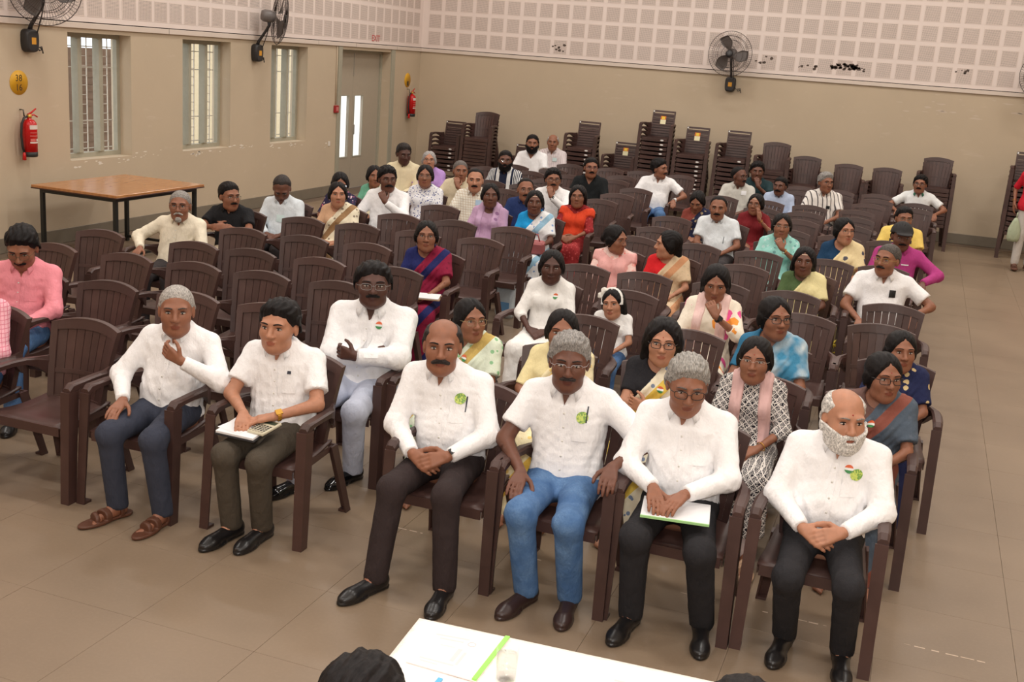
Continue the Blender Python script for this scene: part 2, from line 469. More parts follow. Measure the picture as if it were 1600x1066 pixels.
# windows
M_WF = plain('window_frame_grey', (168, 163, 145), 0.5, var=0.04)
M_GR = plain('grille_white', (205, 196, 182), 0.5)
M_BLK = plain('black_plastic', (28, 27, 28), 0.4)
for i, (a, b) in enumerate(WINS):
    w = empty('window_%d' % (i+1), (-0.2, a, Z0)); struct(w)
    W = b-a; H = Z1-Z0; X0 = 0.0
    m = MB(); fw = 0.055
    m.box(-.03, .03, 0, fw, 0, H); m.box(-.03, .03, W-fw, W, 0, H); m.box(-.03, .03, fw, W-fw, 0, fw); m.box(-.03, .03, fw, W-fw, H-fw, H)
    m.build('window_frame', M_WF, w)
    for k in (1, 2):
        y = W*k/3
        m = MB(); m.bbox(-.035, .04, y-.05, y+.05, fw, H-fw, .004); m.build('mullion', M_WF, w)
        # casement leaf swung inwards a little beside each mullion
        m = MB(); m.bbox(.04, .075, y-.06, y-.02, fw+.01, H-fw-.01, .003); m.build('sash', M_WF, w)
    m = MB(); m.bbox(.035, .06, .10, .13, .58, .72, .004); m.tube([(.06, .115, .66), (.085, .115, .66), (.09, .115, .60)], .008, 6); m.build('handle', M_BLK, w)
    for k in range(3):
        y0 = W*k/3+(.06 if k else fw)+.03; y1 = W*(k+1)/3-.06-.05
        m = MB()
        for yy in (y0, y1): m.box(-.075, -.063, yy-.006, yy+.006, 0.05, H-.03)
        z = .05
        while z < H-.03:
            m.box(-.074, -.064, y0, y1, z-.004, z+.004); z += .113
        m.build('grille', M_GR, w)
        m = MB(); m.box(-.012, -.006, W*k/3+(.05 if k else fw), W*(k+1)/3-(.05 if k < 2 else fw), fw, H-fw); m.build('pane', glassmat(), w)
    m = MB()
    for zz in (.09, .42, 1.05, 1.29): m.box(-.078, -.066, 0.03, W-.03, zz-.006, zz+.006)
    m.build('grille_rail', M_GR, w)

# door in its recess
M_DOOR = plain('door_grey_beige', (176, 164, 146), 0.45, var=0.02)
dr = empty('door_1', (-0.22, DOOR[0], 0)); struct(dr)
W = DOOR[1]-DOOR[0]
m = MB(); m.box(-.05, .05, 0, .06, 0, Z1); m.box(-.05, .05, W-.06, W, 0, Z1); m.box(-.05, .05, .06, W-.06, Z1-.05, Z1); m.build('door_frame', M_WF, dr)
def leaf(y0, y1, p0, p1):
    m = MB(); za, zb = .57, 1.61
    m.box(-.02, .02, y0, p0, .01, Z1-.05); m.box(-.02, .02, p1, y1, .01, Z1-.05); m.box(-.02, .02, p0, p1, .01, za); m.box(-.02, .02, p0, p1, zb, Z1-.05)
    l = m.build('door_leaf', M_DOOR, dr)
    m = MB(); m.box(-.004, .002, p0, p1, za, zb); m.build('vision_pane', glassmat(), l)
    m = MB(); g = .018
    m.box(.02, .028, p0-g, p0, za-g, zb+g); m.box(.02, .028, p1, p1+g, za-g, zb+g); m.box(.02, .028, p0, p1, za-g, za); m.box(.02, .028, p0, p1, zb, zb+g); m.build('vision_bead', M_WF, l)
leaf(.062, .80, .34, .66); leaf(.804, W-.062, .87, 1.17)
m = MB(); m.box(.02, .034, .80, .815, 1.95, 2.33); m.build('bolt', plain('steel', (200, 198, 192), 0.3, 0.8), dr)
m = MB(); m.bbox(.02, .05, .84, .86, .95, 1.12, .004); m.build('door_handle', plain('steel', (200, 198, 192), 0.3, 0.8), dr)
m = MB(); m.bbox(0.0, 0.02, DOOR[0]-.12, DOOR[0], 0.166, ZP-.08, .003); struct(m.build('trim_6', M_WF))
m = MB(); m.bbox(0.0, 0.02, DOOR[1], DOOR[1]+.14, 0.166, ZP-.08, .003); struct(m.build('trim_7', M_WF))
m = MB(); m.tube([(0.012, DOOR[0]-.17, ZP-.08), (0.012, DOOR[0]-.17, 1.49)], .010, 6); tag(m.build('conduit', M_WALL), 'thin painted conduit running down to the red call point by the door', 'conduit')

# rest of the shell (behind and beside the camera)
struct(MB().box(XR, XR+0.2, YF, D+0.2, -0.1, ZC).build('wall_right', M_WALL))
struct(MB().box(-0.3, XR+0.2, YF-0.2, YF, -0.1, ZC).build('wall_front', M_WALL))
struct(MB().box(-0.3, XR+0.2, YF-0.2, D+0.2, ZC, ZC+0.15).build('ceiling', plain('ceiling_white', (238, 232, 224), 0.9)))
M_TUBE = NT('lamp_diffuser'); M_TUBE.b.inputs['Emission Color'].default_value = (1.0, 0.96, 0.905, 1); M_TUBE.b.inputs['Emission Strength'].default_value = 3.0
M_TUBE = M_TUBE.m
lh = MB().bbox(-.65, .65, -.18, .18, -.005, .05, .01).mesh('housing'); ld = MB().bbox(-.62, .62, -.15, .15, -.02, -.006, .004).mesh('diffuser')
k = 0
for y in (1.5, 5.5, 9.5, 13.5, 17.0):
    for x in (2.2, 5.6, 9.0, 12.4):
        e = empty('ceiling_light', (x, y, ZC-0.05)); tag(e, 'white rectangular ceiling lamp, %s row from the stage, %s from the windows' % (ordn(int(k/4)), ordn(k % 4)), 'ceiling lamp', 'ceiling lamps of the hall'); k += 1
        obj('housing', lh, plain('lamp_white', (230, 228, 224), 0.5), e); obj('diffuser', ld, M_TUBE, e)
        L = bpy.data.lights.new('lamp', 'AREA'); L.shape = 'RECTANGLE'; L.size = 1.24; L.size_y = 0.3; L.energy = CEIL_W; L.color = (1.0, 0.96, 0.905)
        lo = bpy.data.objects.new('lamp', L); COL.objects.link(lo); lo.parent = e; lo.location = (0, 0, -0.025)

# outdoors beyond the windows
struct(MB().box(-40, -0.3, -10, 60, -0.45, -0.3).build('yard', plain('yard_concrete', (214, 208, 196), 0.9, var=0.05, scale=1)))
ew = MB().box(-3.4, -3.1, 11.0, 15.75, -0.3, 2.12)
for j in range(22): ew.box(-3.1, -3.095, 11.0, 15.75, -0.3+j*.11+.006, -0.3+(j+1)*.11-.006)
tag(ew.build('boundary_wall', plain('boundary_brown', (120, 96, 78), 0.9, var=0.15, scale=8)), 'brown boundary wall seen through the nearest window', 'wall')
eb = empty('outbuilding', (-6.9, 23.05, -0.3))
MB().box(-.9, .9, -.5, 2.2, 0, 4.2).build('wall', plain('outbuilding_tan', (206, 186, 152), 0.9, var=0.05), eb)
MB().box(-1.05, 1.05, -.65, 2.35, 4.2, 4.45).build('roof', plain('outbuilding_roof', (170, 150, 130), 0.9), eb)
tag(eb, 'tan outbuilding seen through the window panes outdoors', 'building')
# ------------------------------------------------------------------ plastic chairs
def chair_mat():
    t = NT('brown_plastic'); v = t.coord(); info = t.n('ShaderNodeObjectInfo')
    c = lin((77, 53, 48)); d = lin((66, 46, 42))
    nz = t.noise(v, 7, 3)
    col = t.mix(info.outputs['Random'], c, d)
    t.color(t.mix(t.math('MULTIPLY', t.ramp(nz, 0.5, 0.8), 0.22), col, lin((112, 84, 76))))
    t.rough(t.math('ADD', 0.34, t.math('MULTIPLY', nz, 0.18))); t.b.inputs['Specular IOR Level'].default_value = 0.5
    t.bump(t.noise(v, 500, 2), 0.05, 0.001)
    return t.m
M_CH = chair_mat()
def BW(v): return 0.182+0.046*v            # half width of the back
def BP(u, v, off=0.0):
    """point on the back surface, u -1..1, v 0..1, off = towards the rear"""
    z = 0.40+0.47*v
    x = u*BW(v)
    y = 0.175+0.085*v+0.022*v*v-0.05*u*u+off
    z -= 0.034*u*u*v*v*v
    return (x, y, z)
def patch(mb, u0, u1, v0, v1, t, nu=4, nv=6, off=0.0):
    """solid piece of the back surface"""
    V = []; F = []
    for side in (0, 1):
        for j in range(nv+1):
            for i in range(nu+1):
                V.append(BP(u0+(u1-u0)*i/nu, v0+(v1-v0)*j/nv, off+(t if side else 0)))
    n = nu+1; S = (nu+1)*(nv+1)
    for j in range(nv):
        for i in range(nu):
            a = j*n+i
            F.append((a, a+1, a+1+n, a+n)); F.append((S+a, S+a+n, S+a+1+n, S+a+1))
    for i in range(nu):
        F.append((i, S+i, S+i+1, i+1)); a = nv*n+i; F.append((a, a+1, S+a+1, S+a))
    for j in range(nv):
        a = j*n; F.append((a, a+n, S+a+n, S+a)); a = j*n+nu; F.append((a, S+a, S+a+n, a+n))
    mb.add(V, F, False)
def build_chair_meshes():
    m = {}
    # seat: dished, lip rolled down at the front, three slots pressed into it
    nu, nv = 8, 9
    def sp(i, j, low):
        u = -1+2*i/nu; v = j/nv
        y = -0.245+0.435*v; w = 0.232-0.03*v
        z = 0.424-0.016*math.sin(PI*min(1, v*1.1))-0.006*(1-u*u)+0.010*abs(u)**3
        if v < 0.1: z -= 0.016
        if v > .95: z += .006
        return (u*w, y, z-(0.014 if low else 0))
    b = MB(); V = [sp(i, j, 0) for j in range(nv+1) for i in range(nu+1)]+[sp(i, j, 1) for j in range(nv+1) for i in range(nu+1)]
    F = []; n = nu+1; S = n*(nv+1)
    for j in range(nv):
        for i in range(nu):
            a = j*n+i; F.append((a, a+1, a+1+n, a+n)); F.append((S+a, S+a+n, S+a+n+1, S+a+1))
    for i in range(nu):
        F.append((i, S+i, S+i+1, i+1)); a = nv*n+i; F.append((a, a+1, S+a+1, S+a))
    for j in range(nv):
        a = j*n; F.append((a, a+n, S+a+n, S+a)); a += nu; F.append((a, S+a, S+a+n, a+n))
    b.add(V, F, True)
    b.box(-.222, .222, -.247, -.240, .362, .412)          # front apron
    for s in (-1, 1): b.add([(s*.232, -.24, .41), (s*.226, -.24, .41), (s*.2, .19, .41), (s*.206, .19, .41), (s*.232, -.24, .37), (s*.226, -.24, .37), (s*.2, .19, .38), (s*.206, .19, .38)],
        [(0,1,2,3),(4,7,6,5),(0,4,5,1),(1,5,6,2),(2,6,7,3),(3,7,4,0)])
    m['seat'] = b.mesh('seat')
    # back frame: two stiles, arched top rail, waist band, bottom rail
    b = MB()
    patch(b, -1, -.84, 0, 1, .020, 2, 10, -.006); patch(b, .84, 1, 0, 1, .020, 2, 10, -.006)
    patch(b, -.84, .84, .875, 1, .018, 10, 2, -.005); patch(b, -.84, .84, .335, .385, .014, 10, 1, -.001); patch(b, -.84, .84, 0, .07, .016, 10, 1, -.003)
    patch(b, -1, 1, .985, 1.0, .034, 12, 1, -.006)
    for s in (-1, 1):                                       # rolled side flanges
        b.add([p for v in [k/8 for k in range(9)] for p in (BP(s*1, v, -.006), BP(s*1.0, v, .034), BP(s*.965, v, .034), BP(s*.965, v, 0))],
              [(4*k+i, 4*k+(i+1) % 4, 4*k+4+(i+1) % 4, 4*k+4+i) for k in range(8) for i in range(4)], False)
    m['backrest'] = b.mesh('backrest')
    # slats
    sl = []
    NS = 7; gap = 0.022
    for k in range(NS):
        u0 = -.84+1.68*k/NS+gap/2; u1 = -.84+1.68*(k+1)/NS-gap/2
        b = MB(); patch(b, u0, u1, .05, .90, .009, 1, 8, .003); sl.append(b.mesh('slat'))
    m['slats'] = sl
    b = MB(); b.v = []
    for me in sl: b.add([tuple(v.co) for v in me.vertices], [tuple(p.vertices) for p in me.polygons], False)
    patch(b, -1, -.84, 0, 1, .020, 1, 5, -.006); patch(b, .84, 1, 0, 1, .020, 1, 5, -.006)
    patch(b, -.84, .84, .875, 1, .018, 6, 1, -.005); patch(b, -.84, .84, .335, .385, .014, 4, 1, -.001); patch(b, -.84, .84, 0, .07, .016, 4, 1, -.003); patch(b, -1, 1, .985, 1.0, .034, 8, 1, -.006)
    m['backrest_joined'] = b.mesh('backrest')
    # armrests: tall web sweeping off the stile, flattening towards the front
    for s, key in ((1, 'arm_r'), (-1, 'arm_l')):
        path = [(.196, .205, .585, .07, .016), (.212, .165, .595, .055, .020), (.240, .10, .622, .030, .036), (.257, .03, .640, .018, .048), (.265, -.06, .645, .015, .052), (.268, -.15, .643, .015, .052), (.269, -.205, .636, .020, .048), (.270, -.232, .612, .024, .044)]
        secs = []
        for i, (x, y, z, hh, ww) in enumerate(path):
            if i in (6,): hh = .022
            secs.append([(s*(x-ww/2), y, z-hh), (s*(x+ww/2), y, z-hh), (s*(x+ww/2+.002), y, z+hh*.5), (s*(x+ww*.3), y, z+hh), (s*(x-ww*.3), y, z+hh), (s*(x-ww/2-.002), y, z+hh*.5)][::s])
        m[key] = MB().loft(secs, True, False).mesh('armrest')
    # legs: angled channel section, tapering
    def leg(top, bot, wt, wb_, dt, db, s, f):
        secs = []
        for k in range(5):
            q = k/4; c = [top[i]+(bot[i]-top[i])*q for i in range(3)]
            w = wt+(wb_-wt)*q; d = dt+(db-dt)*q
            # L channel: outer web and front (or rear) web
            th = .009
            P = [(-w/2, -d/2), (w/2, -d/2), (w/2, d/2), (w/2-th, d/2), (w/2-th-.004, -d/2+th+.004), (-w/2, -d/2+th)]
            secs.append([(c[0]+s*px, c[1]+f*py, c[2]) for px, py in P][::(1 if s*f > 0 else -1)][::-1])
        b = MB().loft(secs, True, False)
        x, y = bot[0], bot[1]; w = wb_*.5; d = db*.5
        b.box(x-w*.96, x+w*.96, y-d*.96, y+d*.96, 0.0, 0.014)               # solid foot
        return b.mesh('leg')
    for s, a in ((1, 'r'), (-1, 'l')):
        m['legf_'+a] = leg((s*.266, -.205, .615), (s*.278, -.250, 0), .056, .052, .074, .060, s, 1)
        m['legb_'+a] = leg((s*.192, .185, .41), (s*.236, .292, 0), .060, .052, .064, .050, s, -1)
    # ladder-backed chair of the stacks: square back with horizontal bars
    b = MB()
    def pt(u, v, off): return (u*.198, .20+.10*v+off, .41+.45*v)
    def quad(u0, u1, v0, v1, o0, o1):
        b.add([pt(u0, v0, o0), pt(u1, v0, o0), pt(u1, v1, o0), pt(u0, v1, o0), pt(u0, v0, o1), pt(u1, v0, o1), pt(u1, v1-(.055 if v1 == 1 else 0), o1), pt(u0, v1-(.055 if v1 == 1 else 0), o1)],
              [(0,1,2,3),(4,7,6,5),(0,4,5,1),(1,5,6,2),(2,6,7,3),(3,7,4,0)])
    quad(-1, -.88, 0, 1, -.006, .02); quad(.88, 1, 0, 1, -.006, .02); quad(-.88, .88, .93, 1, -.006, .02); quad(-.88, .88, 0, .05, -.004, .014)
    m['ladder'] = b.mesh('backrest')
    bars = []
    for k in range(9):
        b = MB(); v0 = .07+.095*k; quad(-.88, .88, v0, v0+.062, -.004, .012); bars.append(b.mesh('slat'))
    m['bars'] = bars
    b = MB()
    for me in bars+[m['ladder']]: b.add([tuple(v.co) for v in me.vertices], [tuple(p.vertices) for p in me.polygons], False)
    m['ladder_joined'] = b.mesh('backrest')
    b = MB()                                                # oval maker's label on the seat front
    b.add([(.13+.03*math.cos(a), -.2478, .388+.013*math.sin(a)) for a in [-k*PI/8 for k in range(16)]], [tuple(reversed(range(16)))])
    m['oval'] = b.mesh('maker_label')
    b = MB(); b.add([pt(-.97, .925, -.0075), pt(-.86, .925, -.0075), pt(-.86, .985, -.0075), pt(-.97, .985, -.0075)], [(0,1,2,3)]); m['corner_tag'] = b.mesh('corner_tag')
    return m
CM = build_chair_meshes()
M_LABEL = plain('label_white', (232, 230, 226), 0.5)
def chair(x, y, rz=0.0, label='', group=None, z=0.0, kind='slat', full=True, oval=False):
    e = empty('plastic_armchair', (x, y, z), rz)
    tag(e, label, 'chair', group)
    obj('seat', CM['seat'], M_CH, e)
    if kind == 'slat':
        if full:
            b = obj('backrest', CM['backrest'], M_CH, e)
            for s in CM['slats']: obj('slat', s, M_CH, b)
        else: obj('backrest', CM['backrest_joined'], M_CH, e)
    else:
        if full:
            b = obj('backrest', CM['ladder'], M_CH, e)
            for s in CM['bars']: obj('slat', s, M_CH, b)
            obj('corner_tag', CM['corner_tag'], M_LABEL, b)
        else: obj('backrest', CM['ladder_joined'], M_CH, e)
    for k in ('arm_l', 'arm_r'): obj('armrest', CM[k], M_CH, e)
    for k in ('legf_l', 'legf_r', 'legb_l', 'legb_r'): obj('leg', CM[k], M_CH, e)
    if oval: obj('maker_label', CM['oval'], M_LABEL, e)
    return e

# rows: x of each chair, rear-rail line given per row; left block, then right block
LROW = {0: (4.95, [4.36, 4.95, 5.57, 6.31]), 1: (5.87, [3.85, 4.38, 4.97, 5.54, 6.26]), 2: (6.75, [3.2, 3.84, 4.40, 4.95, 5.53]), 3: (7.48, [3.05, 3.9, 4.40, 4.99, 5.63]),
        4: (8.33, [3.22, 3.81, 4.39, 4.96, 5.61]), 5: (9.26, [3.24, 3.84, 4.41, 5.0, 5.6]), 6: (10.13, [3.24, 3.84, 4.41, 5.0, 5.6]), 7: (11.08, [3.3, 3.87, 4.43, 5.02, 5.6]),
        8: (12.05, [3.28, 3.88, 4.46, 5.05, 5.66]), 9: (13.1, [3.88, 4.42, 5.05, 5.63]), 10: (13.9, [2.68, 3.15, 3.91, 4.4, 4.95, 5.64]), 11: (14.75, [3.86, 4.4, 5.05, 5.66]),
        12: (15.6, [3.2, 3.87, 4.45, 5.13, 5.75]), 13: (16.3, [3.4, 4.0, 5.06]), 14: (17.35, [3.33, 3.95, 4.6, 5.1, 5.73]), 15: (18.4, [3.32])}
RROW = {0: (5.12, [7.32, 7.88, 8.45, 9.06]), 1: (6.10, [6.85, 7.42, 8.02, 8.6, 9.16]), 2: (6.95, [7.33, 8.02, 8.55, 9.28]), 3: (7.95, [6.78, 7.36, 7.97, 8.62, 9.16]),
        4: (8.77, [6.77, 7.28, 7.9, 8.44, 9.2]), 5: (9.74, [6.82, 7.32, 7.91, 8.48, 9.1]), 6: (10.63, [6.74, 7.34, 7.93, 8.56, 9.05]), 7: (11.45, [6.76, 7.98, 8.62, 9.14]),
        8: (12.42, [6.7, 7.34, 8.0, 8.53, 9.03]), 9: (13.42, [6.84, 7.46, 8.0, 8.59, 9.14]), 10: (14.28, [7.43, 7.97, 8.58]), 11: (15.12, [6.79, 7.39, 7.94, 8.54]),
        12: (16.1, [6.87, 7.43, 8.03, 8.63, 9.25]), 13: (16.85, [7.0, 7.58, 8.17, 8.70, 9.26]), 14: (17.68, [7.08, 7.56, 8.12, 8.67, 9.25])}
rc_ = random.Random(21)
CHAIRS = {}
def lay(rows, block, slope, x0):
    for r, (yb, xs) in rows.items():
        n = len(xs)
        for i, x in enumerate(xs):
            y = yb+slope*(x-x0)-0.282
            from_aisle = (n-1-i) if block == 'left' else i
            lab = '%s brown plastic armchair, %s block, %s row, %s from the centre aisle' % ('%s', block, ordn(r), ordn(from_aisle))
            CHAIRS[(block[0].upper(), r, x)] = (x, y, lab, rc_.uniform(-.04, .04) if r > 0 else rc_.uniform(-.02, .02))
lay(LROW, 'left', 0.08, 4.7); lay(RROW, 'right', 0.04, 7.9)

# stacks against the back wall: (x, y, count, kind, name)
STACKS = [(1.05, 19.0, 6, 'bar', 'corner ladder-back stack'), (1.74, 18.85, 11, 'slat', 'tall corner slat-back stack'),
          (2.44, 19.05, 2, 'bar', 'two-chair ladder-back stack'), (3.63, 18.95, 9, 'bar', 'ladder-back stack beside the bald man'),
          (4.33, 18.95, 5, 'bar', 'low stack with yellow sticker'), (4.94, 18.95, 13, 'bar', 'tallest ladder-back stack'),
          (5.57, 18.95, 10, 'bar', 'stickered stack beside the tallest'), (6.27, 18.95, 10, 'bar', 'stickerless ladder-back stack'),
          (6.92, 18.95, 10, 'slat', 'tallest mid-wall slat-back stack'), (7.45, 18.95, 7, 'slat', 'second mid-wall slat-back stack'),
          (8.12, 18.95, 6, 'slat', 'third mid-wall slat-back stack'), (8.72, 18.95, 6, 'slat', 'fourth mid-wall slat-back stack'),
          (9.47, 18.95, 10, 'slat', 'isolated slat-back stack by the aisle'), (10.80, 19.0, 11, 'bar', 'stack at the right edge')]
STICK = {4.33: 1, 4.94: 1, 5.57: 1}
M_YEL = plain('sticker_yellow', (240, 205, 60), 0.5); M_ORG = plain('sticker_orange', (215, 110, 40), 0.5); M_CRM = plain('sticker_cream', (240, 232, 190), 0.5)
for sx, sy, n, kind, nm in STACKS:
    dz = 0.075 if kind == 'bar' else 0.06
    for k in range(n):
        lab = 'brown plastic chair, %s from the floor in the %s' % (ordn(k), nm)
        c = chair(sx, sy-0.006*(n-1-k)+rc_.uniform(-.004, .004), 0.02*math.sin(sx*7)+rc_.uniform(-.012, .012), lab, 'stacked chairs along the back wall', z=k*dz, kind=kind, full=(k == n-1), oval=(kind == 'bar' and rc_.random() < .75))
        if k == n-1 and sx in STICK:
            bo = [o for o in c.children if o.name.startswith('backrest')][0]
            m = MB()
            def sq(x0, x1, v0, v1, o): m.add([(x, .20+.10*v+o, .41+.45*v) for x, v in ((x0, v0), (x1, v0), (x1, v1), (x0, v1))], [(0,1,2,3)])
            m.cm = 0; sq(-.05, .045, .50, .80, -.0075); m.cm = 1; sq(-.05, .045, .665, .80, -.0080); m.cm = 2; sq(-.03, .025, .68, .78, -.0085)
            m.build('sticker', [M_CRM, M_ORG, M_YEL], bo)
# ------------------------------------------------------------------ implicit surfaces -> meshes (dual grid)
def smin(a, b, k):
    h = np.maximum(k-np.abs(a-b), 0.0)/k
    return np.minimum(a, b)-h*h*k*0.25
def smax(a, b, k): return -smin(-a, -b, k)
def rc(p, a, b, r1, r2):
    a = np.asarray(a, np.float32); b = np.asarray(b, np.float32)
    ba = b-a; pa = p-a; L = max(1e-9, float(ba@ba))
    t = pa@ba; h = np.clip(t*np.float32(1/L), 0, 1)
    q = np.einsum('ij,ij->i', pa, pa)-h*(2*t-h*np.float32(L))
    return np.sqrt(np.maximum(q, 0))-(np.float32(r1)+np.float32(r2-r1)*h)
def el(p, c, r):
    r = np.asarray(r, np.float32); q = (p-np.asarray(c, np.float32))/r
    k0 = np.sqrt(np.einsum('ij,ij->i', q, q)); q = q/r; k1 = np.sqrt(np.einsum('ij,ij->i', q, q))+np.float32(1e-9)
    return k0*(k0-np.float32(1.0))/k1
def dist(q, c):
    v = q-np.asarray(c, np.float32); return np.sqrt(np.einsum('ij,ij->i', v, v))
def axis_coords(lo, hi, h, fine):
    xs = [lo]; x = lo
    while x < hi:
        st = h
        for a, b, hf in fine:
            if a-hf <= x <= b: st = min(st, hf)
            elif x < a < x+st: st = min(st, max(hf, a-x))
        x += st; xs.append(x)
    return np.array(xs, np.float32)
def mesh_sdf(f, lo, hi, h, fine=()):
    X, Y, Z = [axis_coords(lo[i], hi[i], h, [(a[i], b[i], hf) for a, b, hf in fine]) for i in range(3)]
    n = (len(X), len(Y), len(Z)); B = 4
    def blocks(A):
        idx = np.arange(0, len(A), B); e = np.minimum(idx+B, len(A)-1)
        return (A[idx]+A[e])*0.5, (A[e]-A[idx])*0.5
    bx, rx = blocks(X); by, ry = blocks(Y); bz, rz = blocks(Z)
    P = np.stack(np.meshgrid(bx, by, bz, indexing='ij'), -1).reshape(-1, 3).astype(np.float32)
    R = np.sqrt(rx[:, None, None]**2+ry[None, :, None]**2+rz[None, None, :]**2).ravel()
    dc = f(P)
    keep = (np.abs(dc) < R*1.2+0.006).reshape(len(bx), len(by), len(bz))
    up = lambda a: np.repeat(np.repeat(np.repeat(a, B, 0), B, 1), B, 2)[:n[0], :n[1], :n[2]]
    # dilate so that points on shared block faces are evaluated
    K = up(keep)
    K2 = K.copy(); K2[1:] |= K[:-1]; K2[:, 1:] |= K[:, :-1]; K2[:, :, 1:] |= K[:, :, :-1]; K2[1:, 1:, 1:] |= K[:-1, :-1, :-1]; K2[1:, 1:] |= K[:-1, :-1]; K2[1:, :, 1:] |= K[:-1, :, :-1]; K2[:, 1:, 1:] |= K[:, :-1, :-1]
    phi = up(np.where(dc < 0, -1.0, 1.0).astype(np.float32).reshape(keep.shape)).copy()
    I = np.nonzero(K2)
    phi[I] = f(np.stack([X[I[0]], Y[I[1]], Z[I[2]]], -1))
    phi[0] = phi[-1] = 1; phi[:, 0] = phi[:, -1] = 1; phi[:, :, 0] = phi[:, :, -1] = 1
    ins = phi < 0
    cnt = np.zeros((n[0]-1, n[1]-1, n[2]-1), np.uint8)
    for i in (0, 1):
        for j in (0, 1):
            for k in (0, 1): cnt += ins[i:n[0]-1+i, j:n[1]-1+j, k:n[2]-1+k]
    act = (cnt > 0) & (cnt < 8)
    ci, cj, ck = np.nonzero(act)
    vid = -np.ones(act.shape, np.int32); vid[ci, cj, ck] = np.arange(len(ci))
    S = np.zeros((len(ci), 3), np.float64); C = np.zeros(len(ci))
    for ax in range(3):
        for a in (0, 1):
            for b in (0, 1):
                o0 = [0, 0, 0]; oth = [q for q in range(3) if q != ax]; o0[oth[0]] = a; o0[oth[1]] = b; o1 = list(o0); o1[ax] = 1
                p0 = phi[ci+o0[0], cj+o0[1], ck+o0[2]]; p1 = phi[ci+o1[0], cj+o1[1], ck+o1[2]]
                m = (p0 < 0) != (p1 < 0)
                t = np.where(m, p0/np.where(m, p0-p1, 1), 0)
                A0 = np.stack([X[ci+o0[0]], Y[cj+o0[1]], Z[ck+o0[2]]], -1); A1 = np.stack([X[ci+o1[0]], Y[cj+o1[1]], Z[ck+o1[2]]], -1)
                S += np.where(m[:, None], A0+(A1-A0)*t[:, None], 0); C += m
    V = S/np.maximum(C, 1)[:, None]
    F = []
    for ax in range(3):
        sl0 = [slice(None)]*3; sl1 = [slice(None)]*3; sl0[ax] = slice(0, -1); sl1[ax] = slice(1, None)
        a = ins[tuple(sl0)]; b = ins[tuple(sl1)]
        e = np.nonzero(a != b)
        oth = [q for q in range(3) if q != ax]
        ok = np.ones(len(e[0]), bool)
        for q in oth: ok &= (e[q] > 0) & (e[q] < n[q]-1)
        e = [x[ok] for x in e]
        fl = a[tuple(e)]
        def cell(d0, d1):
            c = [e[0].copy(), e[1].copy(), e[2].copy()]; c[oth[0]] += d0; c[oth[1]] += d1
            return vid[c[0], c[1], c[2]]
        q = np.stack([cell(-1, -1), cell(0, -1), cell(0, 0), cell(-1, 0)], -1)
        flip = fl if ax != 1 else ~fl
        q[~flip] = q[~flip][:, ::-1]
        F.append(q)
    F = np.concatenate(F); F = F[(F >= 0).all(1)]
    return V.astype(np.float32), F

# ------------------------------------------------------------------ the head (own space: face towards -y, chin to crown 0.235)
def head_sdf(q, brow=1.0):
    d = el(q, (0, .016, .040), (.076, .097, .080))
    d = smin(d, el(q, (0, -.022, -.030), (.061, .068, .083)), .04)
    d = smin(d, el(q, (0, -.052, -.090), (.034, .032, .026)), .04)
    ax = q.copy(); ax[:, 0] = np.abs(ax[:, 0])
    d = smin(d, el(ax, (.040, -.052, -.022), (.024, .026, .026)), .03)
    d = smin(d, el(ax, (.042, -.018, -.074), (.018, .033, .020)), .03)
    d = smin(d, el(ax, (.026, -.078, .031), (.028, .016, .010)), .02)
    d = smax(d, -el(ax, (.032, -.098, .010), (.019, .016, .011)), .012)
    d = smin(d, rc(q, (0, -.083, .020), (0, -.108, -.022), .0075, .0125), .014)
    d = smin(d, el(ax, (.0125, -.098, -.026), (.009, .012, .008)), .008)
    d = smin(d, el(q, (0, -.086, -.052), (.024, .0115, .0065)), .006)
    d = smin(d, el(q, (0, -.085, -.063), (.020, .0115, .0068)), .006)
    d = smin(d, el(ax, (.077, .012, -.002), (.009, .020, .031)), .008)
    return d
def face_y(x, z):
    ys = np.linspace(-.15, .05, 201); p = np.stack([np.full(201, x), ys, np.full(201, z)], -1).astype(np.float32)
    d = head_sdf(p); i = int(np.argmax(d < 0)); return float(ys[i]) if d[i] < 0 else -.05
def wob(q, a, k, seed=0):
    r = np.random.RandomState(seed); s = 0
    for _ in range(4):
        w = r.normal(size=3)*k; s = s+np.sin(q@w.astype(np.float32)+r.rand()*6)
    return a*s/4
HT = {}
def hair_tpl(name, fn, h=.0052, lo=(-.13, -.15, -.30), hi=(.13, .20, .16)):
    V, F = mesh_sdf(fn, lo, hi, h); HT[name] = mesh_np(name, V, F)
def ears_out(q):
    ax = q.copy(); ax[:, 0] = np.abs(ax[:, 0]); return -el(ax, (.078, .004, -.008), (.022, .026, .034))
def hl(q, y0, z0, m):   # hairline: positive (outside) in front of / below the line
    return (z0-q[:, 2]-m*(q[:, 1]-y0))/math.sqrt(1+m*m)
def streak(q, a, k=290): return a*np.sin(q[:, 0]*k+2.2*np.sin(q[:, 2]*42+q[:, 1]*18)+1.2*np.sin(q[:, 1]*55))
def taper(L, w=.030, m=.12): return np.clip(-L/w, m, 1.0)
def h_short(q):
    L = hl(q, -.083, .088, 1.12)+wob(q, .004, 80, 2)+.010*np.clip((np.abs(q[:, 0])-.03)/.03, 0, 1)*np.clip(-q[:, 1]/.05, 0, 1)
    d = head_sdf(q)-(.010+.006*np.clip((q[:, 2]-.03)/.08, 0, 1))*taper(L)+wob(q, .0022, 120, 1)+streak(q, .0016)
    return smax(smax(d, L, .004), ears_out(q), .006)
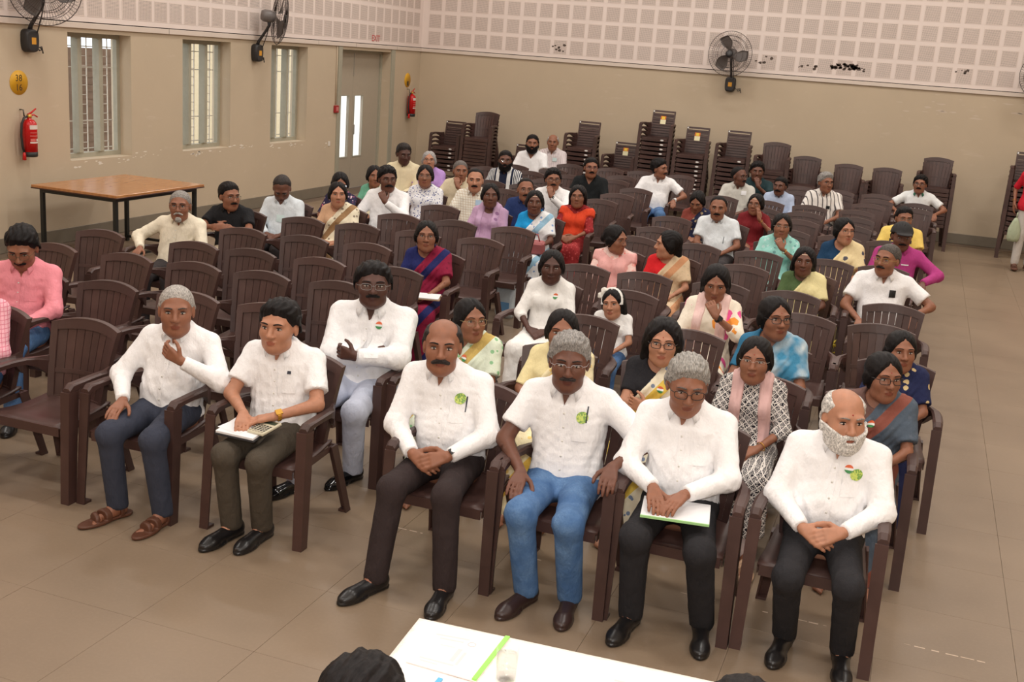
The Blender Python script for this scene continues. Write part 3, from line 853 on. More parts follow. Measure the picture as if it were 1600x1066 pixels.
def h_thick(q):
    L = hl(q, -.085, .083, 1.10)+wob(q, .005, 70, 4)
    d = head_sdf(q)-(.010+.011*np.clip((q[:, 2]-.03)/.08, 0, 1))*taper(L, .022, .25)+wob(q, .004, 90, 3)+streak(q, .0028, 240)
    return smax(smax(d, L, .004), ears_out(q), .006)
def h_crop(q):
    L = hl(q, -.080, .090, 1.15)+wob(q, .003, 90, 6)
    d = head_sdf(q)-.006*taper(L)+wob(q, .001, 160, 5)
    return smax(smax(d, L, .004), ears_out(q), .006)
def h_recede(q):
    L = hl(q, -.055, .108, 1.30)-.012*np.exp(-(q[:, 0]/.018)**2)+wob(q, .004, 80, 8)
    d = head_sdf(q)-.009*taper(L, .03, .05)+wob(q, .0018, 120, 7)
    return smax(smax(d, L, .004), ears_out(q), .006)
def h_bald(q):
    L = smax(hl(q, -.050, .075, 1.3), -el(q, (0, -.035, .105), (.062, .115, .085)), .008)
    d = head_sdf(q)-.009*taper(L, .02, .05)+wob(q, .0015, 120, 9)
    return smax(smax(d, L, .004), ears_out(q), .006)
def h_parted(q):        # side-parted grey hair, front lifted
    L = hl(q, -.086, .084, 1.08)+wob(q, .004, 80, 11)
    d = head_sdf(q)-(.010+.016*np.clip((q[:, 2]-.05)/.06, 0, 1)*np.clip(.6-q[:, 1]*5, 0, 1.2))*taper(L, .018, .2)+wob(q, .003, 110, 10)+streak(q, .0025, 260)
    return smax(smax(d, L, .004), ears_out(q), .006)
def w_base(q, t=.011):
    part = .008*np.exp(-(q[:, 0]/.006)**2)*np.clip((q[:, 2]-.03)/.05, 0, 1)*np.clip((.07-q[:, 1])/.05, 0, 1)
    line = hl(q, -.080, .092, 1.25)-.034*np.clip((np.abs(q[:, 0])-.012)/.055, 0, 1)+wob(q, .002, 90, 31)
    d = head_sdf(q)-t*taper(line, .020, .15)+part+wob(q, .0016, 130, 12)+streak(q, .0012, 300)
    return smax(d, line, .004)
def w_bun(q): return smin(w_base(q), el(q, (0, .118, -.005), (.046, .036, .042))+wob(q, .002, 120, 13), .02)
def w_low(q): return smin(w_base(q), rc(q, (0, .085, -.03), (0, .105, -.16), .040, .026)+wob(q, .002, 110, 14), .03)
def w_long(q):
    d = w_base(q, .014)
    ax = q.copy(); ax[:, 0] = np.abs(ax[:, 0])
    d = smin(d, rc(ax, (.066, .045, .0), (.080, .055, -.13), .022, .024)+wob(q, .003, 90, 15), .03)
    return smin(d, rc(ax, (.03, .07, -.02), (.05, .085, -.20), .05, .04)+wob(q, .003, 90, 16), .03)
def w_puff(q):
    d = w_base(q, .020)+wob(q, .003, 80, 17)
    ax = q.copy(); ax[:, 0] = np.abs(ax[:, 0])
    return smin(d, rc(ax, (.070, .035, .0), (.086, .045, -.09), .028, .026)+wob(q, .003, 90, 18), .03)
def w_grey(q): return smin(w_base(q, .008), el(q, (0, .11, -.02), (.036, .028, .034)), .02)
for nm, fn in (('h_short', h_short), ('h_thick', h_thick), ('h_crop', h_crop), ('h_recede', h_recede), ('h_bald', h_bald), ('h_parted', h_parted), ('w_bun', w_bun), ('w_low', w_low), ('w_long', w_long), ('w_puff', w_puff), ('w_grey', w_grey)):
    hair_tpl(nm, fn)
def f_mou(q):
    ax = q.copy(); ax[:, 0] = np.abs(ax[:, 0])
    return np.maximum(head_sdf(q)-.0065+wob(q, .0008, 200, 20), rc(ax, (.004, -.10, -.040), (.028, -.085, -.047), .0075, .0045)*1.0-.002)
def f_mou_big(q):
    ax = q.copy(); ax[:, 0] = np.abs(ax[:, 0])
    return np.maximum(head_sdf(q)-.0085+wob(q, .001, 200, 21), rc(ax, (.004, -.10, -.040), (.034, -.082, -.052), .0105, .006)-.002)
def f_beard(q):
    d = head_sdf(q)-.013+wob(q, .0025, 120, 22)
    d = smax(d, (q[:, 2]+.036-.55*(np.abs(q[:, 0])-.035)), .006)           # below the cheek line
    d = smax(d, q[:, 1]-.012, .006)
    d = smax(d, -el(q, (0, -.095, -.058), (.021, .03, .0075)), .004)
    return d
def f_goatee(q):
    d = head_sdf(q)-.008+wob(q, .0015, 140, 23)
    r = np.minimum(el(q, (0, -.07, -.094), (.026, .05, .024)), rc(np.abs(q)*np.array([1, 0, 0], np.float32)+q*np.array([0, 1, 1], np.float32), (.004, -.10, -.040), (.030, -.082, -.054), .009, .007))
    d = np.maximum(d, r); return smax(d, -el(q, (0, -.095, -.058), (.020, .03, .0065)), .003)
hair_tpl('moustache', f_mou, .003, (-.05, -.13, -.075), (.05, -.04, -.015)); hair_tpl('moustache_big', f_mou_big, .0032, (-.06, -.13, -.085), (.06, -.04, -.015))
hair_tpl('beard', f_beard, .005, (-.10, -.13, -.15), (.10, .05, .04)); hair_tpl('goatee', f_goatee, .004, (-.06, -.13, -.135), (.06, -.02, -.015))
# eyes with iris, lid line; eyebrows; bindi; glasses; cap; headband
def eye_mesh(s):
    b = MB(); cx, cz = s*.0315, .0095; cy = -.0745; n = 12
    rings = []
    for i in range(9):
        th = PI*i/8; r = math.sin(th)
        rings.append([(cx+.0155*r*math.cos(2*PI*k/n), cy-.0095*math.cos(th), cz+.0062*r*math.sin(2*PI*k/n)) for k in range(n)])
    b.cm = 0; b.loft(rings, False)
    b.cm = 1
    for rr, dy in ((.0064, -.0002), (.0030, -.0006)):
        b.add([(cx+rr*math.cos(2*PI*k/10), cy-.0093+dy+.5*rr*rr/.012, cz+min(.0052, max(-.0058, rr*math.sin(2*PI*k/10)))) for k in range(10)]+[(cx, cy-.0100+dy, cz)], [(k, (k+1) % 10, 10) for k in range(10)], True)
    b.cm = 2; pts = []
    for k in range(7):
        u = -1+2*k/6; pts.append((cx+u*.0165, cy-.0085*math.sqrt(max(0, 1-u*u*.75)), cz+.0060*math.sqrt(max(0, 1-u*u))+.0003))
    b.tube(pts, [.0008, .0015, .0019, .0019, .0019, .0015, .0008], 5)
    return b.mesh('eye')
EYE = {s: eye_mesh(s) for s in (-1, 1)}
def brow_mesh(s, w):
    b = MB(); pts = []
    for k in range(7):
        x = .013+.039*k/6; z = .0305+.0055*math.sin(PI*k/6*.85)-.001*k/6
        pts.append((s*x, face_y(x, z)-.001, z))
    b.tube(pts, [w*q for q in (.8, 1, 1, 1, .9, .7, .3)], 6); return b.mesh('eyebrow')
BROW = {(s, w): brow_mesh(s, w) for s in (-1, 1) for w in (.0036, .0024)}
b = MB(); b.lathe([(0.0001, face_y(0, .046)-.0022), (.0028, face_y(0, .046)-.0016), (.0042, face_y(0, .046)+.002)], 10, 'y', (0, 0, .046)); BINDI = b.mesh('bindi')
b = MB(); b.add([(x, face_y(x, z)-.0015, z) for z, x in ((.066, -.022), (.066, 0), (.066, .022), (.072, .022), (.072, 0), (.072, -.022))], [(0, 1, 4, 5), (1, 2, 3, 4)]); ASH = b.mesh('ash_mark')
def glasses_meshes(rx, rz, r, rim=True):
    fr = MB(); ln = MB(); n = 20
    for s in (-1, 1):
        cx = s*.0335; pts = []
        for k in range(n):
            a = 2*PI*k/n; u = math.copysign(abs(math.cos(a))**.6, math.cos(a)); v = math.copysign(abs(math.sin(a))**.6, math.sin(a))
            pts.append((cx+rx*u, -.1035+.010*abs(u*rx+s*cx*s-.0335+.0335)**1 *0+ .012*max(0, (s*(cx+rx*u)-.03))/.03, .006+rz*v))
        if rim: fr.tube(pts, r, 6, closed=True)
        else: fr.tube(pts[0:n//2+1], r, 6)
        ln.add(pts, [tuple(range(n))])
        fr.tube([(s*(.0335+rx), -.092, .012), (s*.073, -.075, .013), (s*.081, -.01, .010), (s*.080, .02, .004)], r, 6)
    fr.tube([(-.0335+rx, -.103, .010), (-.004, -.108, .012), (.004, -.108, .012), (.0335-rx, -.103, .010)], r, 6)
    return fr.mesh('spectacle_frame'), ln.mesh('lens')
GL = {'thick': glasses_meshes(.025, .0165, .0019), 'thin': glasses_meshes(.025, .0165, .0011), 'rimless': glasses_meshes(.024, .0145, .0009, False)}
def cap_sdf(q):
    d = head_sdf(q)-.017; d = np.maximum(d, .040-q[:, 2]-.15*q[:, 1])
    d = smin(d, np.maximum(el(q, (0, -.105, .045), (.068, .075, .010)), q[:, 1]+.06), .006); return d
hair_tpl('cap', cap_sdf, .006, (-.13, -.21, -.05), (.13, .16, .17))
hair_tpl('headband', lambda q: np.maximum(head_sdf(q)-.019, np.abs(q[:, 1]+.03-.25*q[:, 2]+.012)-.012), .005, (-.12, -.12, .0), (.12, .1, .17))
hair_tpl('bow', lambda q: smin(smin(el(q, (-.085, -.03, .075), (.034, .014, .024)), el(q, (-.060, -.03, .118), (.028, .014, .024)), .01), el(q, (-.068, -.03, .095), (.014, .016, .014)), .012)+wob(q, .004, 110, 30), .005, (-.15, -.08, .02), (0, .02, .17))
# shoes, sandals: toe towards -y, ankle at the origin, sole at z=-0.085
def shoe_sdf(q):
    d = rc(q, (0, .035, -.045), (0, -.15, -.058), .040, .034)
    d = smin(d, el(q, (0, -.165, -.063), (.042, .062, .026)), .03)
    d = smin(d, rc(q, (0, .02, -.03), (0, .012, .005), .042, .040), .03)
    d = np.maximum(d, q[:, 2]-.004); d = np.maximum(d, -.085-q[:, 2])
    sole = np.maximum(np.maximum(np.minimum(el(q, (0, -.135, -.078), (.047, .098, .05)), el(q, (0, .03, -.078), (.038, .055, .05))), q[:, 2]+.070), -.085-q[:, 2])
    sole = np.minimum(sole, np.maximum(np.maximum(np.abs(q[:, 0])-.034, np.abs(q[:, 2]+.0775)-.0075), np.abs(q[:, 1]+.05)-.08))
    return np.minimum(d, sole)
V, F = mesh_sdf(shoe_sdf, (-.07, -.26, -.10), (.07, .10, .03), .006); SHOE = mesh_np('shoe', V, F)
def sandal_sdf(q):
    d = np.maximum(np.minimum(el(q, (0, -.13, -.078), (.047, .105, .05)), el(q, (0, .03, -.078), (.038, .055, .05))), np.abs(q[:, 2]+.077)-.008)
    d = np.minimum(d, np.maximum(np.maximum(np.abs(q[:, 0])-.034, np.abs(q[:, 2]+.077)-.008), np.abs(q[:, 1]+.05)-.08))
    foot = rc(q, (0, .03, -.045), (0, -.13, -.060), .037, .034)-.0055
    st = np.minimum(np.abs(q[:, 1]+.085-.25*q[:, 0])-.017, np.abs(q[:, 1]+.135+.2*q[:, 0])-.012)
    st = np.minimum(st, np.abs(q[:, 1]-.005)-.012)
    return np.minimum(d, np.maximum(np.maximum(foot, st), -.085-q[:, 2]))
V, F = mesh_sdf(sandal_sdf, (-.07, -.26, -.10), (.07, .10, .03), .005); SANDAL = mesh_np('sandal', V, F)

# ------------------------------------------------------------------ the figure
def V3(*a): return np.array(a, np.float32)
def nrm(v): v = np.asarray(v, np.float32); return v/max(1e-9, float(np.linalg.norm(v)))
def ik(a, t, l1, l2, pole):
    a = np.asarray(a, np.float32); t = np.asarray(t, np.float32); d = t-a; L = float(np.linalg.norm(d)); L = max(1e-4, L); u = d/L
    Lc = min(L, (l1+l2)*.999)
    t = a+u*Lc
    x = (l1*l1-l2*l2+Lc*Lc)/(2*Lc); h = math.sqrt(max(0, l1*l1-x*x))
    p = np.asarray(pole, np.float32); p = p-u*float(p@u); p = nrm(p)
    return a+u*x+p*h, t
def rotm(yaw, pitch, roll):
    m = Matrix.Rotation(yaw, 3, 'Z') @ Matrix.Rotation(roll, 3, 'Y') @ Matrix.Rotation(pitch, 3, 'X')
    return np.array(m, np.float32)
# profile of the trunk: height (0.42 seat .. 1.0 neck), half width, depth ratio
TZ = np.array([.40, .46, .54, .62, .72, .82, .89, .93, .955, .975, .995, 1.02], np.float32)
TRM = np.array([.155, .168, .162, .155, .160, .168, .168, .150, .122, .096, .068, .052], np.float32)
TRW = np.array([.165, .182, .168, .142, .142, .150, .146, .130, .106, .082, .060, .045], np.float32)
TK = np.array([.80, .80, .82, .82, .74, .69, .64, .60, .60, .66, .80, .90], np.float32)
HANDS = {}
def hand_prims(Wp, d, n, side, curl, sp=1.0):
    """wrist, finger direction, palm normal, side=+1 when the thumb lies towards d x n; returns capsules"""
    d = nrm(d); n = np.asarray(n, np.float32); n = nrm(n-d*float(n@d)); s = np.cross(d, n)*side
    P = []
    for k in (-1, -.33, .33, 1): P.append((Wp+d*.012+s*.012*k, Wp+d*.082+s*.028*k, .017, .0125))
    L = {-1: .056, -.33: .070, .33: .075, 1: .066}
    for k in (-1, -.33, .33, 1):
        b = Wp+d*.088+s*(.030*k*sp); q = b; ang = 0
        for i, fr in enumerate((.45, .32, .23)):
            ang += curl*(0.5 if i == 0 else .85)
            dd = d*math.cos(ang)+n*math.sin(ang)
            e = q+dd*L[k]*fr*1.15; P.append((q, e, .0092-.0006*i, .0086-.0008*i)); q = e
    b = Wp+d*.022+s*.026; q = b; td = nrm(s*.75+d*.65+n*.25)
    for i, l in enumerate((.038, .030, .024)):
        e = q+td*l; P.append((q, e, .0125-.0015*i, .0112-.0015*i)); q = e; td = nrm(td+d*.35-s*.30*(1 if curl > .3 else .4)+n*.22*curl)
    return P
class Pose:
    pass
def make_pose(o):
    """joint positions in the figure's own space (face to -y, its left hand at +x)"""
    p = Pose(); s = o['s']; st = o.get('stand', False)
    lx = o.get('lean', 0.0)/s; ly = o.get('leany', 0.0)/s; wf = o.get('wf', 1.0); w = o['sex'] == 'w'
    zf = .42-.42/s                                   # floor in own space
    up = (.50/s if st else 0)                        # raises the trunk of a standing figure
    if st: zf = .0
    dz = .47 if st else 0.0
    p.dz = dz; p.zf = zf
    p.axis_z = np.array([.40, .5, .62, .80, .93, 1.0, 1.05], np.float32)+dz
    fr = np.array([0, 0, .15, .5, .85, 1.0, 1.05], np.float32)
    p.axis_x = lx*fr
    base = np.array([.085, .085, .100, .125, .130, .105, .095], np.float32)
    if st: base = np.array([.0, .0, .0, .01, .02, .0, -.01], np.float32)
    p.axis_y = base+ly*fr
    ax = lambda z: np.interp(z, p.axis_z, p.axis_x); ay = lambda z: np.interp(z, p.axis_z, p.axis_y)
    p.ax, p.ay = ax, ay
    sw = (.150 if w else .172)*(.5+.5*wf)
    zs = (.902 if w else .908)+dz
    p.S = {k: V3(ax(zs)+k*sw, ay(zs)+.004, zs-.0+o.get('shrug', 0)) for k in (-1, 1)}
    p.nb = V3(ax(.985+dz), ay(.985+dz)-.006, .975+dz)
    hd = o.get('head', (0, 0, 0)); p.R = rotm(math.radians(hd[0]), math.radians(hd[1]), math.radians(hd[2]))
    hs = o.get('hs', 1.0); p.hs = hs
    hof = o.get('hof', (0, 0, 0))
    p.hc = V3(ax(1.1+dz)+hof[0], ay(1.0+dz)-.040+hof[1], 1.22-.117*hs+dz+hof[2])
    # arms
    L1, L2 = .275, .245
    if w: L1, L2 = .262, .232
    p.E = {}; p.W = {}; p.hand = {}
    for k in (-1, 1):
        wrist, d, n, curl, pole = o['arms'][k]
        wrist = np.asarray(wrist, np.float32)+V3(ax(.7+dz)*.6, 0, dz)
        e, t = ik(p.S[k], wrist, L1, L2, pole)
        p.E[k] = e; p.W[k] = t
        p.hand[k] = hand_prims(t, d, n, -k if True else k, curl)
    # legs
    hz = .50+dz
    p.H = {k: V3(k*.085, (.055 if not st else 0), hz) for k in (-1, 1)}
    p.K = {}; p.A = {}; p.fd = {}
    for k in (-1, 1):
        a, fy = o['legs'][k]
        A = V3(a[0], a[1], zf+.088/s+a[2]) if not st else V3(a[0], a[1], .088+a[2])
        K, A = ik(p.H[k], A, .435, .415 if not st else .43, (a[0]*.4+k*.02, -1, .55))
        p.K[k] = K; p.A[k] = A; p.fd[k] = math.radians(fy)
    return p
def trunk(p, ps, o, extra):
    z = p[:, 2]-ps.dz; w = o['sex'] == 'w'; wf = o.get('wf', 1.0)
    R = np.interp(z, TZ, TRW if w else TRM); k = np.interp(z, TZ, TK)
    g = np.interp(z, [.4, .9, .96], [wf, .35+.65*wf, 1.0]); R = R*g+extra
    X = p[:, 0]-np.interp(p[:, 2], ps.axis_z, ps.axis_x); Y = p[:, 1]-np.interp(p[:, 2], ps.axis_z, ps.axis_y)
    kk = k*(1+.0*z)
    r2 = (np.abs(X)**2.5+np.abs(Y/kk)**2.5)**(1/2.5); d = (r2-R)*.85
    d = np.maximum(np.maximum(d, .40+ps.dz-p[:, 2]), p[:, 2]-(1.0+ps.dz))
    b = o.get('belly', 0.0)
    if b > 0: d = smin(d, el(p, (ps.ax(.66+ps.dz), ps.ay(.66+ps.dz)-.055*wf, .65+ps.dz), (.125*wf+extra, (.075+b)+extra, .125+extra)), .06)
    if w:
        q = p.copy(); q[:, 0] = np.abs(q[:, 0]-ps.ax(.80+ps.dz))
        d = smin(d, el(q, (.066, ps.ay(.8+ps.dz)-.085*wf, .795+ps.dz), (.062+extra, .058+extra, .062+extra)), .05)
    for k_ in (-1, 1):
        d = smin(d, rc(p, (ps.nb[0]+k_*.035, ps.nb[1]+.015, ps.nb[2]-.012), ps.S[k_]+V3(0, 0, .004), .043+extra, .042+extra), .05)
    return d
def near(p, pts, r):
    lo = np.min(np.array(pts), 0)-r; hi = np.max(np.array(pts), 0)+r
    return ((p > lo) & (p < hi)).all(1)
def grp(d, p, pts, r, fn, k):
    m = near(p, pts, r)
    if m.any(): d[m] = smin(d[m], fn(p[m]).astype(d.dtype), k)
    return d
def folds(p, seed, amp, wl=.075):
    r = np.random.RandomState(seed); s = np.zeros(len(p), np.float32)
    for _ in range(5):
        v = nrm(r.normal(size=3)*np.array([1, .6, .9])); ph = r.rand()*6.3; k = 2*PI/(wl*r.uniform(.7, 1.8))
        t = p@v*k+ph
        q = np.sin(t+1.3*np.sin(p@nrm(r.normal(size=3))*22+ph)); s += 1-1.6*np.abs(q)**.8 if _ < 3 else q
    return s/5*amp
def body_sdf(o, ps):
    w = o['sex'] == 'w'; at = .88 if w else 1.0; at *= o.get('limb', 1.0)
    def f(p):
        d = trunk(p, ps, o, -.014).astype(np.float32)
        d = smin(d, rc(p, ps.nb+V3(0, .015, -.02), ps.hc+ps.R@V3(0, .022, -.075)*ps.hs, .056*(.86 if w else 1)*o.get('neck', 1), .050*(.86 if w else 1)*o.get('neck', 1)), .03)
        def fh(q): return head_sdf(((q-ps.hc)@ps.R)/(ps.hs*np.array(o.get('hw', (1, 1, 1)), np.float32)))*ps.hs
        d = grp(d, p, [ps.hc], .19*ps.hs, fh, .018)
        for k in (-1, 1):
            d = grp(d, p, [ps.S[k], ps.E[k], ps.W[k]], .12, lambda q: smin(rc(q, ps.S[k], ps.E[k], .047*at, .039*at), rc(q, ps.E[k], ps.W[k], .039*at, .0245*at), .02), .03)
            hp = ps.hand[k]
            def fhand(q):
                e = np.full(len(q), 9, np.float32)
                for a, b, r1, r2 in hp[:4]: e = smin(e, rc(q, a, b, r1, r2), .010)
                for a, b, r1, r2 in hp[4:]: e = smin(e, rc(q, a, b, r1, r2), .004)
                return e
            d = grp(d, p, [ps.W[k]]+[x[1] for x in hp], .08, fhand, .012)
            A, K, H = ps.A[k], ps.K[k], ps.H[k]; c, s = math.cos(ps.fd[k]), math.sin(ps.fd[k]); fw = V3(s, -c, 0); sd = V3(c, s, 0)
            g = 1/o['s']
            def fleg(q):
                e = smin(rc(q, H, K, .070, .052), rc(q, K, A, .050, .034), .03)
                e = smin(e, rc(q, A+(fw*-.028+V3(0, 0, -.048))*g, A+(fw*.115+V3(0, 0, -.062))*g, .030*g, .021*g), .02)
                e = smin(e, rc(q, A+V3(0, 0, .0), A+(fw*.05+V3(0, 0, -.045))*g, .034*g, .030*g), .02)
                for i, off in enumerate((-.026, -.011, .003, .017, .030)): e = smin(e, rc(q, A+(fw*.12+sd*off*.9*k*-1+V3(0, 0, -.070))*g, A+(fw*(.158+.022*(i == 4)-.008*abs(i-3))+sd*off*-k+V3(0, 0, -.074))*g, .012*g, .0105*g), .006)
                return e
            d = grp(d, p, [H, K, A, A+fw*.2], .12, fleg, .03)
        return d
    return f
def cut_arm(q, a, b, t):      # positive beyond fraction t of a->b
    u = b-a; L = float(np.linalg.norm(u)); return ((q-a)@(u/L))-t*L
def top_sdf(o, ps, extra=.008):
    """shirt, tee, kurta or blouse"""
    w = o['sex'] == 'w'; sl = o.get('sleeve', 'long'); hem = o.get('hem', .50); wf = o.get('wf', 1.0); seed = o['seed']; at = (.90 if w else 1.0)*(.4+.6*wf)*o.get('limb', 1.0)
    loose = o.get('loose', 1.0)
    neck = o.get('neckline', 'collar'); am = o.get('fold', .0095 if not w else .005)
    def f(p):
        d = trunk(p, ps, o, extra).astype(np.float32)
        zz = p[:, 2]-ps.dz
        d += folds(p, seed, am)*np.clip(1.2-np.abs(zz-.66)*1.6, .25, 1.2)
        for k in (-1, 1):
            S, E, W = ps.S[k], ps.E[k], ps.W[k]
            def fs(q):
                e = rc(q, S+V3(0, 0, -.004), E, .058*at*loose, .053*at*loose)
                if sl == 'long':
                    e = smin(e, rc(q, E, W, .052*at*loose, .036*at), .03)
                    e = e+folds(q, seed+3, am*1.1, .055)*np.clip(1.3-dist(q, E)*7, .25, 1.3)
                    e = np.maximum(e, np.where(dist(q, W) < .10, cut_arm(q, E, W, .965), -1))
                elif sl == 'three':
                    e = smin(e, rc(q, E, W, .050*at, .042*at), .03)+folds(q, seed+3, am, .055)
                    e = np.maximum(e, np.where(dist(q, E) < .30, cut_arm(q, E, W, .35), -1))
                else:
                    t = {'short': .72, 'cap': .55, 'elbow': .92}[sl]
                    u = nrm(E-S); fl = .010*loose*np.clip(((q-S)@u)/.2, 0, 1)
                    e = rc(q, S+V3(0, 0, -.004), E, .057*at*loose, .052*at*loose)-(fl if not w else 0)+folds(q, seed+3, am*.8, .06)*.6
                    e = np.maximum(e, cut_arm(q, S, E, t))
                return e
            d = grp(d, p, [S, E, W], .13, fs, .035)
        d = np.maximum(d, hem+ps.dz-p[:, 2])
        nbx, nby, nbz = ps.nb
        if neck == 'collar':
            q = p-ps.nb
            band = np.maximum(np.sqrt(q[:, 0]**2+(q[:, 1]*.95)**2)-(.069*o.get('neck', 1)+.10*np.clip(.012-q[:, 2], 0, .05)), np.abs(q[:, 2]-.010+.20*q[:, 1]*-1)-.026)
            d = np.where(near(p, [ps.nb], .13), smin(d, band, .012), d)
            V = np.maximum(np.abs(q[:, 0])-.030*np.clip((q[:, 2]+.085)/.09, 0, 1.5)*o.get('vopen', 1.0), -q[:, 2]-.088); V = np.maximum(V, q[:, 1]-.01)
            d = smax(d, -V, .005)
        elif neck == 'round':
            d = smax(d, -el(p, (nbx, nby-.030, nbz+.030), (.074, .085, .062)), .006)
        elif neck == 'deep':
            d = smax(d, -el(p, (nbx, nby-.05, nbz+.010), (.085, .10, .090)), .006)
        elif neck == 'vee':
            q = p-ps.nb; V = np.maximum(np.abs(q[:, 0])-.062*np.clip((q[:, 2]+.10)/.10, 0, 1.4), -q[:, 2]-.10); V = np.maximum(V, q[:, 1]-.03); d = smax(d, -V, .006)
            d = smax(d, -el(p, (nbx, nby-.01, nbz+.045), (.068, .075, .05)), .006)
        elif neck == 'band':
            q = p-ps.nb
            band = np.maximum(np.sqrt(q[:, 0]**2+q[:, 1]**2)-.064, np.abs(q[:, 2]-.010)-.020); d = np.where(near(p, [ps.nb], .12), smin(d, band, .010), d)
            d = smax(d, -np.maximum(np.maximum(np.abs(q[:, 0])-.010, -q[:, 2]-.05), q[:, 1]), .004)
        return d
    return f
def trousers_sdf(o, ps):
    wf = o.get('wf', 1.0); lo = o.get('leg', 1.0); seed = o['seed']; up = o.get('hemleg', .022)
    def f(p):
        d = el(p, (0, (.075 if not o.get('stand') else .0), .505+ps.dz), (.168*wf, .135, .100)).astype(np.float32)
        for k in (-1, 1):
            H, K, A = ps.H[k], ps.K[k], ps.A[k]
            def fl(q):
                e = smin(rc(q, H, K, .088*(.3+.7*wf)*lo, .066*lo), rc(q, K, A+V3(0, 0, -.02), .066*lo, .058*lo), .035)
                e = e+folds(q, seed+7, .0055, .07)*np.clip(1.3-dist(q, K)*5, .35, 1.3)
                return np.maximum(e, np.where(dist(q, A) < .16, A[2]-.03+up-.03-q[:, 2], -1))
            d = grp(d, p, [H, K, A], .13, fl, .05)
        d = np.maximum(d, p[:, 2]-(.60+ps.dz))
        return d
    return f
def skirt_sdf(o, ps):
    seed = o['seed']; wf = o.get('wf', 1.0)
    def f(p):
        d = el(p, (0, .07, .50+ps.dz), (.178*wf, .15, .105)).astype(np.float32)
        e = None
        for k in (-1, 1):
            H, K, A = ps.H[k], ps.K[k], ps.A[k]
            x = smin(rc(p, H, K, .095*(.3+.7*wf), .085), rc(p, K, A+V3(0, 0, -.03), .085, .095), .05)
            e = x if e is None else smin(e, x, .14)
        d = smin(d, e, .06)+folds(p, seed+5, .007, .06)
        d = np.maximum(d, ps.zf+o.get('hemskirt', .05)-p[:, 2]); d = np.maximum(d, p[:, 2]-(.62+ps.dz))
        return d
    return f
def drape_sdf(o, ps, side=1):
    """end of a saree: over one shoulder, across the chest, down the arm on that side"""
    seed = o['seed']; t = .018; wid = o.get('pallu', 1.0)
    def f(p):
        d = trunk(p, ps, o, t).astype(np.float32)
        S, E = ps.S[side], ps.E[side]
        arm = np.maximum(rc(p, S, E, .066, .068), cut_arm(p, S, E, .80*wid))
        d = smin(d, arm, .05)
        q = p-V3(ps.ax(.8+ps.dz), 0, ps.dz)
        u = q[:, 0]*side
        line = (q[:, 2]-.665-(u+.17)*(.30/.215))*.58     # above the diagonal edge: cut away
        stripes = .0045*np.sin((q[:, 2]*.62-u*.78)*o.get('pleat', 150)+.6*np.sin(u*30))
        d = d+stripes*np.clip((.22-np.abs(u))*8, 0.2, 1)+folds(p, seed+9, .003)
        d = smax(d, line, .008)
        d = np.maximum(d, .47+ps.dz-p[:, 2])
        return d
    return f
def dupatta_sdf(o, ps):
    def f(p):
        d = trunk(p, ps, o, .022).astype(np.float32)
        for k in (-1, 1): d = smin(d, np.maximum(rc(p, ps.S[k], ps.E[k], .066, .062), cut_arm(p, ps.S[k], ps.E[k], .3)), .04)
        u = np.abs(p[:, 0]-np.interp(p[:, 2], ps.axis_z, ps.axis_x)); z = p[:, 2]-ps.dz
        style = o.get('dupatta', 'two')
        if style == 'two':
            reg = np.maximum(.045+.06*np.clip((.93-z), 0, .3)-u, u-(.125+.03*np.clip(.9-z, 0, .5)))*.8
            reg = np.where(p[:, 1] > ps.ay(.9+ps.dz)+.06, z*0-(z-.72), reg)
        else:   # draped wide across the chest
            reg = np.maximum((z-.955+.9*np.clip(.12-u, 0, .12)*.7), .60-z+.3*(p[:, 0]))*.8
        d = d+.004*np.sin(p[:, 0]*160+3*p[:, 2])+folds(p, o['seed']+2, .003)
        return smax(d, reg, .006)
    return f
def project(f, pts, y0=-.55, y1=.25, off=.0015):
    """first hits of lines running along +y through (x, z) onto the surface f"""
    ys = np.linspace(y0, y1, 161).astype(np.float32); out = []
    for x, z in pts:
        P = np.stack([np.full(161, x), ys, np.full(161, z)], -1).astype(np.float32); d = f(P); i = int(np.argmax(d < 0))
        if i > 0 and d[i] < 0:
            t = d[i-1]/(d[i-1]-d[i]); out.append((x, float(ys[i-1]+(ys[i]-ys[i-1])*t)-off, z))
        else: out.append((x, 0.0, z))
    return out
def surf_patch(f, x0, x1, z0, z1, nx, nz, off=.0025, shape=None):
    pts = [(x0+(x1-x0)*i/nx, z0+(z1-z0)*j/nz) for j in range(nz+1) for i in range(nx+1)]
    if shape == 'disc':
        cx, cz = (x0+x1)/2, (z0+z1)/2; n2 = 14
        pts = [(cx, cz)]+[(cx+(x1-x0)/2*math.cos(2*PI*k/n2), cz+(z1-z0)/2*math.sin(2*PI*k/n2)) for k in range(n2)]
        V = project(f, pts, off=off); return V, [(0, 1+(k+1) % n2, 1+k) for k in range(n2)]
    V = project(f, pts, off=off); n = nx+1
    return V, [(j*n+i, j*n+i+1, (j+1)*n+i+1, (j+1)*n+i) for j in range(nz) for i in range(nx)]

